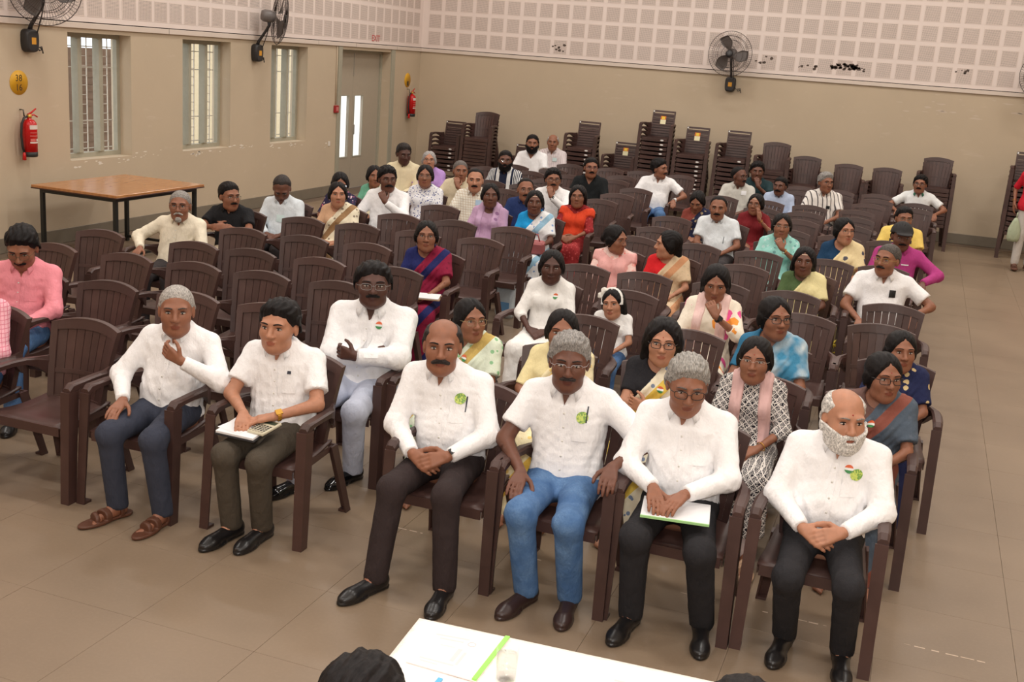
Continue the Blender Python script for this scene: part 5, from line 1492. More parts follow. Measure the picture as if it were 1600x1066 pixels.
PEOPLE = {
 # front row, six men
 'M1': (man(SKM, hair='h_crop', hairc=(176, 170, 164), browc=(90, 80, 74), bottom=TR_NAVY, feet='sandal', shoem=plain('leather_brown', (92, 56, 40), .5), pocket=False, off=-4, pitch=-2, legs=L2(((-.10, -.32, 0), -24), ((.17, -.32, 0), -8)), arm=('thigh', ((.175, -.135, .862), (-.84, -.02, .46), (-.3, .8, .3), .8, (1.0, -.15, -.9))), hem=.47, hw=(1.0, 1, 1), belly=.02), 'grey-haired man in white shirt, hand at his throat, brown sandals'),
 'M2': (man(SKL, hair='h_thick', sleeve='short', bottom=TR_OLIVE, off=-24, pitch=-2, legs=L2(((-.11, -.30, 0), -14), ((.05, -.26, 0), -8)), arm=(((-.085, -.22, .665), (.35, -.85, -.35), (0, -.2, -1), .5, (-1, .3, -.5)), ((.085, -.20, .665), (-.90, -.38, -.20), (0, .1, -1), .4, (1.0, .2, -.5))), wf=1.08, hw=(1.06, 1, 1), wrist=[(1, 'wristwatch', GOLD)], patch=[('pen', .07, .09, .845, .862, PEN, None)]), 'dark-haired man in short-sleeved white shirt holding a calculator and papers'),
 'f1': (man(SKM, hair='h_bald', hairc=(52, 46, 44), face=('moustache_big',), browc=(40, 33, 30), bottom=TR_BROWN, off=-2, pitch=-4, arm=('clasp', 'clasp'), legs=L2(((-.16, -.47, 0), -24), ((.17, -.42, 0), 2)), belly=.03, wf=1.05, patch=[ROSB(.062, .825), PENP(.118, .79)], wrist=[(1, 'wristwatch', STRAP)]), 'balding moustached man in white shirt with smartwatch and clasped hands, front row'),
 'f2': (man(SKD, hair='h_parted', hairc=GRY, browc=(60, 50, 46), face=('moustache',), beardc=(60, 52, 50), glasses=('rimless', (190, 190, 195)), sleeve='short', hem=.455, bottom=JEANS, shoem=plain('leather_darkbrown', (52, 36, 34), .35), off=0, pitch=0, arm=('thigh', 'rest'), legs=L2(((-.06, -.27, 0), -18), ((.14, -.24, 0), 4)), patch=[ROSB(.055, .825), PENP(.10, .83)]), 'grey-haired man in spectacles, untucked white shirt and blue jeans'),
 'f3': (man(SKM, hair='h_parted', hairc=(160, 156, 150), browc=(110, 100, 95), glasses=('thick', (60, 42, 36)), bottom=TR_BLACK, off=8, pitch=10, arm=(((-.085, -.215, .668), (.30, -.90, -.22), (0, -.2, -1), .38, (-1, .3, -.5)), ((.060, -.215, .664), (-.40, -.88, -.22), (0, -.2, -1), .38, (1, .3, -.5))), legs=L2(((-.12, -.28, 0), -10), ((.20, -.22, 0), 8)), belly=.03, wf=1.06, pocket=True), 'silver-haired man in brown-rimmed spectacles looking down, folder on his lap'),
 'f4': (man(SKL, hair='h_bald', hairc=WHT, beardc=(226, 222, 216), face=('beard', 'moustache_big'), browc=(150, 140, 132), bottom=TR_BLACK, off=22, pitch=0, arm=('clasp', 'clasp'), legs=L2(((-.10, -.17, 0), -6), ((.17, -.20, 0), 6)), belly=.05, wf=1.12, patch=[TRIB(.045, .845), ROSB(.075, .815)], bindi=True), 'bald man with white beard in white shirt, hands clasped, front row right end'),
 'pc': (man(SKM, top=cloth((238, 178, 190), 'check', (214, 120, 140)), bottom=JEANS, off=0, pitch=0), 'person in pink checked shirt cut off by the left edge'),
 # second row
 'pink': (man(SKM, top=cloth((242, 150, 162)), bottom=JEANS, hair='h_thick', face=('moustache',), glasses=('thin', (90, 80, 60)), off=-16, pitch=24, arm=('lap', 'book'), wrist=[(1, 'bracelet', GOLD)], rzf=.5), 'man in pink shirt with moustache and spectacles, head bowed'),
 'bigman': (man(SKV, hair='h_thick', face=('moustache',), glasses=('thin', (150, 150, 150)), bottom=TR_PALE, shoem=plain('patent_black', (14, 14, 16), .12), arm=('fold', 'fold'), wf=1.22, belly=.04, neck=1.2, hw=(1.13, 1.04, 1.0), hs=1.06, limb=1.08, off=0, pitch=-6, rzf=.45, legs=L2(((-.22, -.46, .0), -30), ((.03, -.22, 0), -25)), patch=[TRIB(.055, .865)]), 'heavyset man in spectacles and white shirt with folded arms'),
 'greensaree': (sareew(SKM, cloth((38, 150, 78)), cloth((226, 236, 216), 'saree', (206, 178, 104), (120, 190, 130)), glasses=('thin', (170, 150, 110)), hair='w_bun', off=24, pitch=-4, bindi=False, wf=1.1, patch=[TRIB(.0, .82)], wrist=[(-1, 'bangle', GOLD)]), 'woman in green blouse and white saree with gold and green border'),
 'yellowsaree': (sareew(SKM, cloth((247, 232, 178)), cloth((246, 232, 190), 'saree', (242, 200, 90), (238, 205, 110)), sleeve='elbow', off=0, pitch=-4, bindi=False, neckline='vee', dside=1), 'woman in cream-yellow dress and shawl behind the man in jeans'),
 'blackblouse': (sareew(SKL, cloth((38, 37, 41)), cloth((243, 234, 208), 'saree', (232, 200, 90), (70, 112, 165)), glasses=('thick', (50, 38, 36)), hair='w_puff', arm=('fold', 'fold'), off=0, pitch=-2, wf=1.08, patch=[TRIB(.02, .80)], wrist=[(-1, 'wristwatch', STRAP)]), 'woman in black blouse and cream saree with blue flowers, arms folded'),
 'pinkdup': (kurtaw(SKM, cloth((36, 33, 42), 'lattice', (228, 222, 216)), cloth((222, 182, 178)), glasses=('rimless', (190, 180, 170)), hair='w_low', off=-4, pitch=-4, bindi=True, under=cloth((205, 186, 182)), feet='sandal', shoem=plain('sandal_tan', (196, 160, 130), .5), wrist=[(1, 'bangle', GOLD)]), 'woman in black and white patterned kurta with pale pink scarf'),
 'greysaree': (sareew(SKM, cloth((112, 84, 78)), cloth((84, 96, 110), 'saree', (140, 82, 70), (96, 106, 120)), glasses=('thick', (38, 30, 30)), off=26, pitch=-2, wf=1.08, arm=('lap', 'lap'), patch=[TRIB(-.03, .80)], wrist=[(1, 'bangle', GOLD)]), 'woman in slate-grey saree with maroon border and dark spectacles'),
 # third and fourth rows
 'bluesaree2': (sareew(SKM, cloth((54, 116, 152)), cloth((74, 146, 184), 'fade', (222, 230, 230)), glasses=('thick', (32, 28, 30)), off=26, pitch=-4), 'woman in blue blouse and cloudy blue-white saree, black-rimmed spectacles'),
 'darkblue': (sareew(SKM, cloth((34, 40, 74)), cloth((36, 42, 78), 'print', (214, 190, 140), (36, 42, 78), .5), hair='w_bun', off=18, pitch=-6, bindi=False), 'woman in navy with gold motif behind the grey saree'),
 'girlwhite': (kurtaw(SKV, cloth((246, 244, 240)), None, hair='w_bun', off=0, pitch=-2, hemskirt=.06, patch=[TRIB(.055, .84)], earring=False, arm=('lap', 'lap')), 'young woman in plain white kurta with tricolour badge'),
 'little': (man(SKL, sex='w', top=cloth((246, 245, 243)), bottom=JEANS, sleeve='short', neckline='round', hair='w_long', headband=True, off=-16, pitch=-4, roll=-8, hs=1.36, placket=False, pocket=False, dy=-.20, feet='sandal', legs=L2(((-.10, -.36, .12), 0), ((.10, -.36, .12), 0)), patch=[('print', -.02, .06, .70, .78, TRI, None)], topname='tee_shirt'), 'little girl with white headband and bow, tricolour tee shirt'),
 'floral': (kurtaw(SKM, cloth((246, 236, 218), 'floral', (238, 96, 160), (248, 160, 70)), cloth((246, 212, 206)), hair='w_long', off=0, pitch=12, arm=('lap', 'chin'), bindi=True, wf=1.06, under=cloth((244, 236, 222)), hemskirt=.1, wrist=[(1, 'wristwatch', STRAP)]), 'woman in cream dress with large pink and orange flowers'),
 # left block, middle rows
 'navysaree': (sareew(SKM, cloth((34, 40, 96)), cloth((140, 30, 62), 'saree', (38, 42, 96), (110, 24, 52)), glasses=('thin', (90, 80, 80)), off=0, pitch=-6, rzf=.4, arm=('lap', 'book'), bindi=False), 'woman in navy blouse and maroon saree alone among empty chairs'),
 'goatee': (man(SKM, top=cloth((240, 230, 208)), hair='h_crop', hairc=(150, 145, 140), face=('goatee',), beardc=(190, 186, 180), glasses=('thin', (60, 56, 54)), off=-10, pitch=-2, arm=('rest', 'thigh'), bottom=TR_DARK, rzf=.4), 'man in cream shirt with white goatee in front of the wooden table'),
 'blackshirt': (man(SKM, top=cloth((28, 28, 31)), sleeve='short', hair='h_short', face=('moustache',), glasses=('thin', (60, 56, 54)), off=28, pitch=0, bottom=cloth((190, 172, 148)), arm=(((-.05, -.22, .80), (.9, -.2, .1), (0, .8, -.3), .6, (-1, .1, -.4)), ((.05, -.22, .79), (-.9, -.2, .1), (0, .8, -.3), .6, (1, .1, -.4))), rzf=.4), 'man in black shirt with hands joined near the wooden table'),
 'lookdown': (man(SKD, top=cloth((222, 230, 236)), hair='h_recede', hairc=(60, 54, 52), off=-4, pitch=34, arm=('lap', 'lap'), patch=[('paper_slip', -.03, .06, .72, .80, SLIP, None)], rzf=.3), 'balding man in pale blue shirt looking down at his lap'),
 'palesaree': (sareew(SKL, cloth((214, 172, 138)), cloth((238, 228, 202), 'saree', (160, 126, 90), (120, 100, 84)), hair='w_bun', off=4, pitch=-4, bindi=True, wf=1.08), 'woman in tan blouse and cream printed saree by the left wall'),
 'phonewoman': (kurtaw(SKM, cloth((48, 44, 72), 'print', (196, 96, 130), (220, 190, 200), .7), None, hair='w_low', off=4, pitch=12, sleeve='elbow', arm=('lap', ((.085, -.24, .90), (-.3, -.2, 1), (0, .9, 0), .7, (1, -.2, -.8)))), 'woman in dark floral print holding a phone, behind the tan blouse'),
 'moust': (man(SKD, face=('moustache_big',), hair='h_thick', glasses=('thin', (50, 46, 46)), off=14, pitch=-2, arm=('thigh', 'chin'), rzf=.3), 'moustached man in white shirt with fist at his chin'),
 'greencream': (sareew(SKM, cloth((112, 176, 148)), cloth((234, 226, 196), 'saree', (196, 62, 60), (130, 180, 140)), hair='w_low', off=10, pitch=-2), 'woman in mint blouse and cream saree with red stripe'),
 'kurta': (man(SKV, top=cloth((240, 226, 190)), neckline='band', hair='h_short', hairc=(48, 42, 40), off=18, pitch=8, placket=True, topname='kurta', rzf=.3), 'man in cream band-collar kurta near the corner of the hall'),
 'lavelder': (sareew(SKL, cloth((182, 150, 204)), cloth((184, 146, 210)), hair='w_grey', hairc=(170, 166, 164), glasses=('thin', (80, 76, 80)), off=0, pitch=-8), 'grey-haired woman in lavender saree beside the stacked chairs'),
 'blueprint': (kurtaw(SKM, cloth((238, 238, 242), 'print', (72, 82, 136), (110, 120, 170), 1.0), None, hair='w_low', glasses=('thin', (150, 140, 130)), off=-4, pitch=-4, sleeve='elbow', bindi=True, wf=1.12), 'woman in white tunic with small blue leaf print'),
 'creamchin': (man(SKM, top=cloth((226, 212, 182)), sleeve='short', hair='h_crop', hairc=(110, 104, 100), off=8, pitch=-2, arm=('thigh', 'mouth')), 'man in beige shirt with hand raised to his mouth'),
 'checked': (man(SKL, top=cloth((240, 236, 224), 'check', (206, 188, 162), None, .8), sleeve='short', hair='h_recede', face=('moustache',), off=-2, pitch=-2, patch=[('paper_slip', .05, .12, .82, .88, plain('slip_blue', (186, 212, 236), .7), None)]), 'moustached man in white checked shirt with blue paper in pocket'),
 'lavkurta': (kurtaw(SKD, cloth((196, 160, 192)), cloth((202, 168, 200), 'print', (150, 110, 150), (202, 168, 200), .25), hair='w_bun', off=4, pitch=-4, neckline='deep', sleeve='elbow'), 'woman in mauve kurta and matching scarf'),
 'bluesaree': (sareew(SKD, cloth((32, 156, 222)), cloth((238, 240, 242), 'saree', (150, 190, 214), (96, 150, 214)), hair='w_low', off=0, pitch=-4, ash=True), 'woman in bright blue blouse and white saree with blue motifs'),
 'navyman': (man(SKM, top=cloth((38, 56, 104)), hair='h_recede', glasses=('thin', (120, 110, 100)), face=('moustache',), off=6, pitch=-4), 'man in navy shirt behind the bright blue blouse'),
 'mouthman': (man(SKM, hair='h_thick', face=('moustache',), glasses=('thick', (40, 36, 36)), off=6, pitch=-4, arm=('thigh', 'mouth'), wrist=[(1, 'wristwatch', STRAP)]), 'man in white shirt and dark spectacles with hand over mouth'),
 'reddup': (kurtaw(SKM, cloth((150, 42, 44), 'print', (190, 80, 80), (120, 30, 36), .8), cloth((228, 76, 44)), hair='w_long', glasses=('thin', (90, 70, 60)), off=-6, pitch=-4, dupatta='wide', arm=('clasp', 'clasp')), 'woman in maroon kurta with orange-red scarf, hands joined'),
 'polo': (man(SKD, top=cloth((38, 44, 66), 'polo', (232, 232, 230)), sleeve='short', hair='h_short', face=('beard', 'moustache'), glasses=('thin', (70, 70, 70)), off=0, pitch=-4), 'bearded man in navy polo with broad white stripes'),
 'whitetee': (man(SKM, neckline='vee', placket=False, sleeve='short', hair='h_short', face=('beard', 'moustache'), off=0, pitch=-4, topname='tee_shirt'), 'bearded man in white tee shirt against the back wall'),
 'bald': (man(SKM, top=cloth((226, 216, 216), 'stripe', (196, 180, 186)), hair='h_bald', hairc=(180, 174, 170), off=-4, pitch=-2, patch=[('paper_slip', .04, .11, .80, .86, SLIP, None)]), 'bald elderly man in pale striped shirt in the last row'),
 'blacktee': (man(SKM, top=cloth((26, 29, 31)), neckline='vee', placket=False, sleeve='elbow', hair='h_short', face=('moustache',), glasses=('thin', (90, 70, 110)), off=10, pitch=-4, topname='tee_shirt'), 'man in black vee-neck top amid empty chairs'),
 'whitepolo': (man(SKM, sleeve='short', hair='h_thick', face=('moustache',), off=58, pitch=-2, bottom=JEANS, arm=('thigh', 'rest'), wf=1.12, belly=.03, wrist=[(1, 'wristwatch', plain('watch_white', (230, 230, 230), .3))], rzf=.9, hem=.45), 'man in white short-sleeved shirt and jeans looking to the right'),
 # right block
 'lookdownw': (sareew(SKM, cloth((132, 64, 54)), cloth((38, 41, 68), 'print', (170, 150, 120), (60, 60, 90), .5), hair='w_bun', off=-14, pitch=26), 'woman in rust blouse and navy speckled saree, head bowed'),
 'moust2': (man(SKM, top=cloth((228, 234, 238)), sleeve='short', hair='h_recede', face=('moustache',), off=-4, pitch=0, patch=[PENP(.085, .70)], belly=.03, wf=1.1), 'balding moustached man in pale blue-white shirt with pen'),
 'facer': (man(SKD, top=cloth((208, 206, 198)), sleeve='short', hair='h_recede', face=('moustache',), glasses=('thin', (60, 60, 60)), off=50, pitch=-2, patch=[('paper_slip', .06, .13, .84, .90, SLIPW, None)]), 'man in grey shirt turned to the right with paper in pocket'),
 'darkgreen': (man(SKD, top=cloth((36, 58, 62)), sleeve='short', hair='h_thick', neckline='round', placket=False, off=4, pitch=2, arm=('thigh', 'mouth')), 'man in dark teal shirt with raised fingers at his face'),
 'lightblue': (man(SKD, top=cloth((184, 198, 224)), hair='h_short', face=('moustache_big',), off=-18, pitch=-2), 'moustached man in light blue shirt'),
 'maroon': (kurtaw(SKM, cloth((122, 32, 38)), None, hair='w_low', glasses=('thin', (60, 40, 40)), off=-16, pitch=-4, arm=('lap', 'cheek'), ash=True, sleeve='elbow', wrist=[(1, 'bangle', GOLD)]), 'woman in maroon dress with hand against her cheek'),
 'mint': (kurtaw(SKM, cloth((158, 218, 208), 'print', (190, 225, 222), (120, 170, 170), .5), None, hair='w_bun', glasses=('rimless', (190, 180, 170)), off=4, pitch=-2, arm=('lap', 'chin'), sleeve='elbow', wf=1.06, wrist=[(1, 'bangle', GOLD)]), 'woman in mint green dress with fist under her chin'),
 'navycream': (sareew(SKL, cloth((26, 60, 92)), cloth((238, 218, 170), 'print', (238, 218, 170), (90, 90, 100), .3), hair='w_low', glasses=('thin', (80, 60, 60)), off=28, pitch=-4, bindi=False), 'woman in dark blue blouse and pale gold saree'),
 'striped': (man(SKM, top=cloth((238, 232, 226), 'stripe', (90, 84, 86), None, .55), sleeve='short', hair='h_parted', hairc=GRY, glasses=('thin', (60, 50, 50)), off=30, pitch=-2, patch=[('phone', .055, .105, .76, .80, PHONE, None)]), 'grey-haired man in white shirt with dark vertical stripes'),
 'greencollar': (man(SKM, top=cloth((236, 238, 238)), collarm=cloth((70, 130, 105)), sleeve='short', hair='h_thick', face=('moustache',), glasses=('thick', (40, 40, 44)), off=-8, pitch=-4, arm=('rest', 'rest')), 'man in white shirt with green collar before the last stack'),
 'yellow': (man(SKM, top=cloth((244, 212, 116)), sleeve='short', neckline='round', placket=False, hair='h_short', glasses=('thin', (150, 140, 120)), off=16, pitch=0, topname='tee_shirt', wf=1.1, patch=[('chest_band', -.13, .13, .80, .84, cloth((44, 46, 66)), None)]), 'man in yellow tee shirt with navy chest band at the aisle'),
 'cap': (man(SKD, top=cloth((182, 66, 134)), hair='h_short', face=('moustache',), cap=True, off=12, pitch=2, arm=('lap', 'rest'), patch=[('pocket_slip', .04, .11, .825, .835, SLIPW, None)]), 'man in black cap and magenta shirt at the aisle'),
 'phonepocket': (man(SKM, sleeve='short', hair='h_crop', hairc=(90, 84, 80), face=('moustache',), beardc=(50, 44, 42), glasses=('thin', (190, 160, 90)), off=-26, pitch=-4, arm=('thigh', 'rest'), wf=1.12, belly=.04, patch=[('phone', .055, .105, .80, .86, PHONE, None)]), 'man in white shirt with a phone in his breast pocket'),
 'greenblouse': (sareew(SKD, cloth((82, 104, 66)), cloth((240, 228, 172)), hair='w_long', off=-2, pitch=-4, ash=True, bindi=False), 'woman in olive green blouse and pale yellow saree'),
 'pinksaree': (kurtaw(SKM, cloth((246, 214, 206), 'print', (236, 140, 130), (240, 180, 170), .5), cloth((242, 182, 178)), hair='w_bun', glasses=('thin', (80, 60, 60)), off=52, pitch=2, dupatta='wide', wf=1.12), 'woman in salmon-pink print scarf turning towards her neighbour'),
 'redblouse': (sareew(SKL, cloth((218, 38, 44)), cloth((220, 194, 160), 'saree', (206, 150, 110), (200, 180, 150)), hair='w_low', off=-78, pitch=0, bindi=False), 'woman in red blouse and beige saree seen in profile'),
}
PEOPLE['little'][0]['pocket'] = False
# ------------------------------------------------------------------ seat everybody
from concurrent.futures import ThreadPoolExecutor
taken = {}
jobs = []
PL['pc'] = ('L', 0, 4.36, .96, -.05)
for key, (d, label) in PEOPLE.items():
    blk, row, cx, s, dx = PL[key]
    x, y, lab, rz = CHAIRS[(blk, row, cx)]
    taken[(blk, row, cx)] = 1
    d = dict(d); y += d.get('dy', 0)
    if key == 'little': s = .66
    px = x+dx*.55; th = math.atan2(CAM.x-px, y)
    rz_p = d.get('rzf', .22)*th
    d['s'] = s; d['lean'] = dx*.45; d['near'] = y < 8.3; NP[0] += 1; d['seed'] = 100+NP[0]*13
    if y < 5.2: d['hN'] = .0048
    d.setdefault('hs', (1.14 if d['sex'] == 'm' else 1.10)/max(.8, s)**.55)
    d['head'] = (math.degrees(th-rz_p)+d.get('off', 0), d.get('pitch', 0), d.get('roll', 0))
    jobs.append((d, px, y, label, rz_p))
# the person standing at the right edge and the two heads at the speakers' table
st = kurtaw(SKM, cloth((206, 34, 52)), None, hair='w_low', sleeve='elbow', stand=True, s=1.0, hem=.30, skirt=False, bottom=cloth((206, 200, 194)), botname='trousers', arm=('side', 'side'), head=(10, 0, 0), legs=L2(((-.09, .0, 0), -8), ((.09, .02, 0), 8)), feet='sandal', shoem=plain('leather_brown', (92, 56, 40), .5), wrist=[(-1, 'bangle', GOLD)])
st.pop('under'); st['near'] = False; st['seed'] = 5; st['hem'] = .16; st['lean'] = 0
jobs.append((st, 10.80, 17.62, 'person in red tunic and pale trousers standing at the right edge', .15))
h1 = man(SKM, hair='h_thick', top=cloth((60, 70, 90)), s=.93, hs=1.15, near=True, seed=9, head=(0, 8, 0), arm=('book', 'book'))
jobs.append((h1, 8.25, 2.05, 'person at the speakers table, black tousled hair seen from behind', PI))
h2 = man(SKM, hair='h_short', top=cloth((80, 60, 60)), s=.99, hs=1.1, leany=-.20, near=True, seed=10, head=(0, 8, 0), arm=('book', 'book'))
jobs.append((h2, 9.06, 2.08, 'person at the speakers table, only the crown of dark hair showing', PI))
with ThreadPoolExecutor(4) as ex: list(ex.map(lambda j: person_geo(j[0]), jobs))
for d, x, y, label, rz in jobs: person(d, x, y, label, rz)
for d, x, y, label, rz in jobs: d['_G'] = None
for k, (x, y, lab, rz) in CHAIRS.items():
    if k in taken: chair(x, y, rz*.3, lab % 'occupied', 'armchairs set in rows')
    else: chair(x, y, rz, lab % 'empty', 'armchairs set in rows')
chair(8.25, 2.05, PI, 'brown plastic armchair at the speakers table under the tousled-haired person', 'speakers chairs')
chair(9.06, 2.08, PI, 'brown plastic armchair at the speakers table under the short-haired person', 'speakers chairs')
# ------------------------------------------------------------------ fans, extinguishers, signs, tables, small things
M_FAN = plain('fan_black', (44, 42, 43), 0.45); M_GUARD = plain('guard_wire', (72, 62, 60), 0.4, 0.4); M_MOTOR = plain('fan_grey', (112, 106, 104), 0.4)
M_BLADE = plain('fan_blade', (96, 88, 84), 0.45)
def fan_meshes():
    m = {}
    # regulator box: rounded case on the wall (wall behind at +y)
    b = MB(); secs = []
    for y, k in ((-.085, .80), (-.08, .92), (-.05, 1.0), (-.012, 1.0), (0, .95)):
        ring = []
        for i in range(24):
            a = 2*PI*i/24; cx = math.copysign(abs(math.cos(a))**.5, math.cos(a)); sz = math.copysign(abs(math.sin(a))**.5, math.sin(a))
            ring.append((.078*k*cx*(1-.08*max(0, -sz)), y, .105*k*sz))
        secs.append(ring)
    b.loft(secs, True); m['box'] = b.mesh('regulator_box')
    b = MB(); b.add([(-.025, -.0862, -.03), (.03, -.0862, -.03), (.03, -.0862, .03), (-.025, -.0862, .03)], [(0, 1, 2, 3)]); m['tag'] = b.mesh('sticker')
    b = MB(); b.tube([(0, -.04, .09), (.0, -.06, .14), (.0, -.16, .27), (.0, -.20, .33), (.0, -.20, .40)], [.022, .018, .016, .018, .026], 10); m['arm'] = b.mesh('arm')
    # motor and head look along -y from the origin
    b = MB(); b.lathe([(.0, .10), (.055, .095), (.072, .06), (.075, -.01), (.062, -.06), (.03, -.075)], 20, 'y'); m['motor'] = b.mesh('motor')
    b = MB(); b.lathe([(.0, -.205), (.045, -.203), (.052, -.19), (.05, -.18)], 18, 'y'); m['cap'] = b.mesh('guard_badge')
    b = MB()
    R = .315
    for r, y in ((R, -.125), (R*.80, -.175), (R*.62, -.19), (R*.80, -.078), (R*.62, -.068), (R*.35, -.198)):
        b.tube([(r*math.cos(a), y, r*math.sin(a)) for a in [2*PI*i/32 for i in range(32)]], .0038 if r == R else .0026, 4, closed=True)
    for i in range(60):
        a = 2*PI*i/60; c, s = math.cos(a), math.sin(a)
        def q(r, y): return (r*c, y, r*s)
        b.tube([q(.05, -.2), q(R*.35, -.198), q(R*.62, -.19), q(R*.8, -.175), q(R*.95, -.15), q(R, -.125)], .0013, 3)
        b.tube([q(.07, -.062), q(R*.62, -.068), q(R*.8, -.078), q(R*.95, -.1), q(R, -.125)], .0013, 3)
    m['guard'] = b.mesh('guard')
    b = MB()
    V = []; nr, nt = 6, 5
    for i in range(nr+1):
        r = .055+.205*i/nr; wa = .34+.36*math.sin(PI*min(1, i/nr*.9+.15))
        for j in range(nt+1):
            u = j/nt-.5; a = u*wa*1.5+.25*i/nr
            V.append((r*math.cos(a), -.13+u*.06*(1-.3*i/nr), r*math.sin(a)))
    n = nt+1; F = [(i*n+j, i*n+j+1, (i+1)*n+j+1, (i+1)*n+j) for i in range(nr) for j in range(nt)]
    S = len(V); V2 = [(x, y+.004, z) for x, y, z in V]
    rim = [i for i in range(n)]+[i*n+nt for i in range(1, nr+1)]+[nr*n+j for j in range(nt-1, -1, -1)]+[i*n for i in range(nr-1, 0, -1)]
    F2 = [tuple(S+k for k in reversed(f)) for f in F]+[(rim[k], rim[(k+1) % len(rim)], S+rim[(k+1) % len(rim)], S+rim[k]) for k in range(len(rim))]
    b.add(V+V2, F+F2, True); m['blade'] = b.mesh('blade')
    b = MB(); b.tube([(.03, -.19, .36), (.035, -.15, .22), (.05, -.06, .02), (.085, -.04, -.06), (.13, -.035, -.055), (.15, -.035, -.08), (.12, -.035, -.085), (.10, -.035, -.06), (.15, -.035, -.05), (.165, -.035, -.11)], .006, 6); m['cord'] = b.mesh('cord')
    return m
FM = fan_meshes()
def wall_fan(loc, wall_rz, yaw, pitch, label, head_up=.42):
    e = empty('wall_fan', loc, wall_rz); e.scale = (1.18, 1.18, 1.18); tag(e, label, 'fan', 'wall-mounted fans')
    bx = obj('regulator_box', FM['box'], M_FAN, e); obj('sticker', FM['tag'], plain('fan_sticker', (226, 160, 50), .5), bx)
    obj('arm', FM['arm'], M_FAN, e); obj('cord', FM['cord'], M_FAN, e)
    H = Matrix.Translation((0, -.20, head_up)) @ Matrix.Rotation(yaw, 4, 'Z') @ Matrix.Rotation(pitch, 4, 'X')
    obj('motor', FM['motor'], M_MOTOR, e, matrix=H); g = obj('guard', FM['guard'], M_GUARD, e, matrix=H); obj('guard_badge', FM['cap'], M_FAN, g)
    for k in range(3): obj('blade', FM['blade'], M_BLADE, e, matrix=H @ Matrix.Rotation(2*PI*k/3+.3, 4, 'Y'))
    return e
wall_fan((0.0, 9.80, 2.27), PI/2, -.62, .10, 'wall fan above the round yellow number sign, nearest the camera', .47)
wall_fan((0.0, 14.19, 2.26), PI/2, .75, .10, 'wall fan between the second and third windows, turned away', .44)
wall_fan((5.92, D, 2.28), 0, -.05, .02, 'wall fan in the middle of the back wall', .43)
wall_fan((10.84, D, 2.28), 0, -.25, .02, 'wall fan on the back wall at the right edge', .43)

M_RED = plain('extinguisher_red', (196, 24, 26), 0.25)
def extinguisher(loc, rz, label):
    e = empty('fire_extinguisher', loc, rz); tag(e, label, 'fire extinguisher', 'wall-hung fire extinguishers')
    MB().lathe([(.0, 0), (.070, .0), (.078, .01), (.078, .055)], 20, 'z', (0, -.095, 0)).build('base_ring', plain('extinguisher_black', (30, 34, 33), .5), e)
    c = MB().lathe([(.078, .055), (.078, .33), (.072, .365), (.05, .395), (.024, .405), (.024, .42)], 20, 'z', (0, -.095, 0)).build('cylinder', M_RED, e)
    m = MB()
    n = 9
    def lab(z0, z1, mat, nm, a0=-2.35, a1=-.75):
        mm = MB(); V = [(.0795*math.cos(a0+(a1-a0)*i/n), -.095+.0795*math.sin(a0+(a1-a0)*i/n), z) for z in (z0, z1) for i in range(n+1)]
        mm.add(V, [(i, i+1, n+2+i, n+1+i) for i in range(n)], True); mm.build(nm, mat, c)
    lw = plain('label_offwhite', (226, 214, 206), .5)
    lab(.30, .345, lw, 'label'); lab(.15, .165, lw, 'label'); lab(.17, .20, plain('label_pink', (214, 110, 104), .5), 'label', -2.3, -1.6); lab(.225, .235, plain('label_pink', (214, 110, 104), .5), 'label'); lab(.26, .268, plain('label_pink', (214, 110, 104), .5), 'label', -2.3, -1.3); lab(.172, .198, lw, 'label', -1.45, -.9)
    MB().lathe([(.026, .42), (.03, .43), (.024, .455), (.0, .46)], 14, 'z', (0, -.095, 0)).build('valve', plain('brass', (200, 160, 70), .35, .6), e)
    m = MB(); m.tube([(-.02, -.095, .45), (.03, -.10, .475), (.09, -.105, .515)], [.012, .010, .008], 6); m.tube([(-.0, -.10, .445), (.06, -.105, .45), (.105, -.11, .425)], [.010, .009, .007], 6); m.build('handle', M_RED, e)
    MB().tube([(-.02, -.095, .435), (-.07, -.09, .42), (-.105, -.09, .36), (-.118, -.09, .24), (-.105, -.09, .11), (-.085, -.09, .05)], .012, 8).build('hose', plain('hose_black', (40, 36, 36), .5), e)
    MB().lathe([(.014, .05), (.018, .02), (.022, -.03), (.012, -.035)], 10, 'z', (-.083, -.09, 0)).build('nozzle', M_RED, e)
    MB().tube([(-.035, -.004, .50), (-.035, -.05, .50), (-.035, -.06, .43)], .008, 6).build('bracket', plain('steel_dark', (90, 86, 82), .4, .6), e)
extinguisher((0.0, 9.70, 1.04), PI/2, 'red fire extinguisher on the left wall below the yellow 38/16 sign')
extinguisher((0.0, 19.33, 1.24), PI/2, 'red fire extinguisher in the far corner beside the door')

